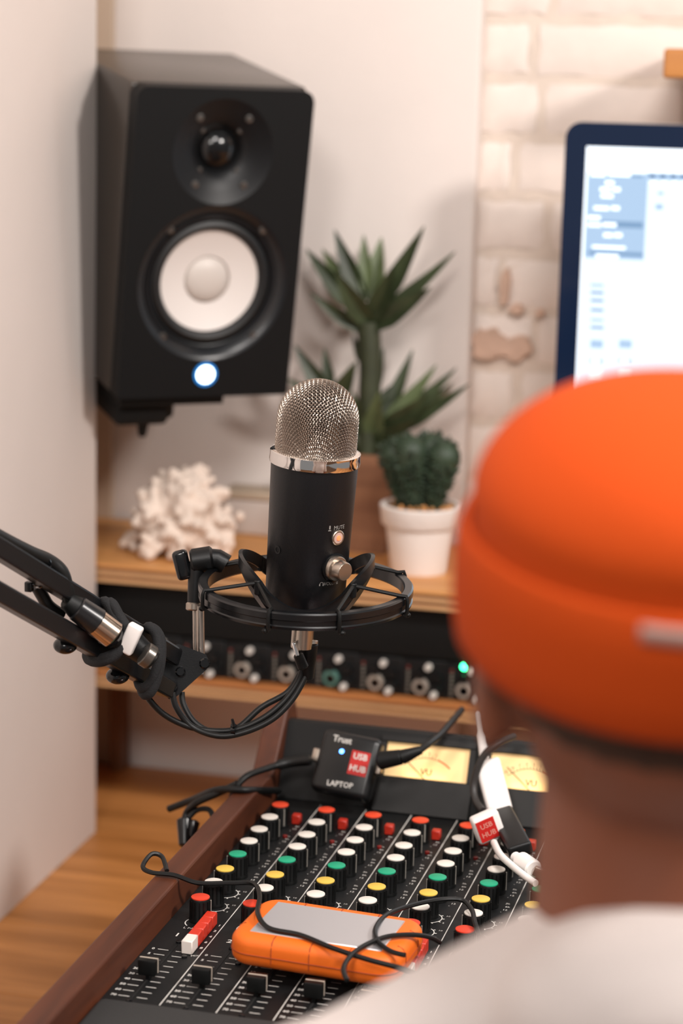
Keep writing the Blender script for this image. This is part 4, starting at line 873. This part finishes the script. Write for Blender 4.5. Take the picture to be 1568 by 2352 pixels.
for s_ in (-1, 1):
    bd.cap2((s_*.03, 0, CZ-.075), (s_*.142, 0, CZ-.135), .028, .034); bd.cap2((s_*.16, 0, CZ-.145), (s_*.22, .01, .93), .044, .040); bd.cap2((s_*.22, .01, .93), (s_*.15, .125, .772), .039, .027)
    pz_ = .748; wx_ = s_*.15
    bd.cap2((wx_, .125, .772), (s_*.142, .16, .757), .026, .024); bd.ell((s_*.135, .195, .750), (.040, .045, .015), Matrix.Rotation(-s_*.1, 3, 'Z'))
    for q, (fx, L, b1) in enumerate(((-.030, .050, .9), (-.010, .062, 1), (.010, .058, 1), (.029, .046, .9))):
        p0 = Vector((s_*.132+fx, .225-abs(fx)*.2, .752)); p1 = p0+Vector((fx*.15, L*.5, .004)); p2 = p1+Vector((fx*.1, L*.4, -.008)); p3 = p2+Vector((0, L*.25, -.009))
        bd.cap2(p0, p1, .0092, .0086, 10, 4); bd.cap2(p1, p2, .0086, .0080, 10, 4); bd.cap2(p2, p3, .0080, .0070, 10, 4)
    t0 = Vector((s_*.135-s_*.034, .175, .750)); t1 = t0+Vector((-s_*.026, .024, .002)); t2 = t1+Vector((-s_*.010, .026, -.003)); bd.cap2(t0, t1, .0120, .0100, 10, 4); bd.cap2(t1, t2, .0098, .0082, 10, 4)
    bd.cap2((s_*.085, -.01, .58), (s_*.12, .40, .555), .082, .058, 18); bd.cap2((s_*.12, .40, .555), (s_*.12, .42, .30), .054, .052, 16); bd.cap2((s_*.12, .42, .30), (s_*.12, .40, .09), .052, .036, 16)
    bd.cap2((s_*.12, .39, .045), (s_*.135, .56, .032), .040, .030, 14)
bo = remeshed('body', bd, SKIN, .0052, per, 8)
mnz = min(v.co.z for v in bo.data.vertices)
for v in bo.data.vertices:
    if v.co.z < .02: v.co.z = max(v.co.z, .0025)
for s_ in (-1, 1): MB().ell((s_*.031, .092, hzc+.004), (.011, .009, .010)).build('eye', mat('eye_white', 'e8e2dc', .2), per)
MB().ell((0, -.002, hzc+.016), (.0812, .0985, .092)).build('hair', mat('short_hair', '4a3122', .9, bump=.8, bscale=900, var=.3, vscale=200), per)
SHIRT = mat('white_shirt', 'd6cbc6', .9, bump=.15, bscale=500, sheen=.2)
sh = MB()
sh.cap2((0, -.002, CZ-.14), (0, -.010, CZ-.070), .085, .071, 28, 8)
sh.ell((0, -.050, CZ-.050), (.080, .045, .053)); sh.ell((0, .0, CZ-.21), (.158, .105, .155)); sh.ell((0, 0, CZ-.44), (.160, .110, .26)); sh.ell((0, -.01, .62), (.178, .128, .11))
for s_ in (-1, 1):
    sh.cap2((s_*.030, -.010, CZ-.052), (s_*.142, -.006, CZ-.118), .043, .043, 18, 8); sh.cap2((s_*.155, 0, CZ-.138), (s_*.210, .008, .965), .054, .052, 18, 8); sh.ell((s_*.07, -.04, CZ-.17), (.075, .06, .09))
so = remeshed('shirt', sh, SHIRT, .0065, per, 14)
tr = MB()
for s_ in (-1, 1): tr.cap2((s_*.085, -.01, .585), (s_*.12, .40, .558), .092, .066, 18); tr.cap2((s_*.12, .40, .558), (s_*.12, .405, .12), .066, .052, 16)
tr.ell((0, -.015, .58), (.175, .128, .095)); remeshed('trousers', tr, mat('dark_trousers', '22252c', .85), .008, per, 8)
for s_ in (-1, 1): MB().rbox((s_*.127-.045, .33, .0005), (s_*.127+.045, .615, .085), .03, seg=4).build('shoe', mat('shoe', '1d1b1a', .6), per)
BEAN = mat('orange_knit', (.50, .060, .006), .9, bump=.35, bscale=420, spec=.15, stretch=(1, 1, .25))
tiltB = Matrix.Rotation(R(9), 4, 'X')        # lower at the back of the head
prof = [(.090, .000), (.0965, -.001), (.0995, .003), (.1015, .018), (.1018, .036), (.1005, .050), (.0985, .0555), (.0955, .0560), (.0945, .0535), (.0935, .058), (.0945, .066)]
n_ = 14
for i in range(1, n_+1):
    a = pi/2*i/n_; prof.append((max(.0005, .0950*cos(a)**.80), (.066+.053*sin(a)**1.05)))
be = MB().lathe(prof, 96, tiltB @ Matrix.Diagonal((1.0, 1.09, 1.0, 1)), cap=False).build('beanie', BEAN, per, loc=(0, 0, hzc))
pt_ = MB(); w_ = .046
vs = []; 
for i in range(13):
    a = -pi/2+R(-18+22*i/12)
    for z in (.0465, .0535): vs.append(tiltB @ Vector((.1022*cos(a), .1022*1.09*sin(a)-.0012, z)))
pt_.add(vs, [(2*i, 2*i+2, 2*i+3, 2*i+1) for i in range(12)]); po = pt_.build('label_patch', mat('patch_grey', 'a98a80', .7), be)
sol = po.modifiers.new('s', 'SOLIDIFY'); sol.thickness = .0012
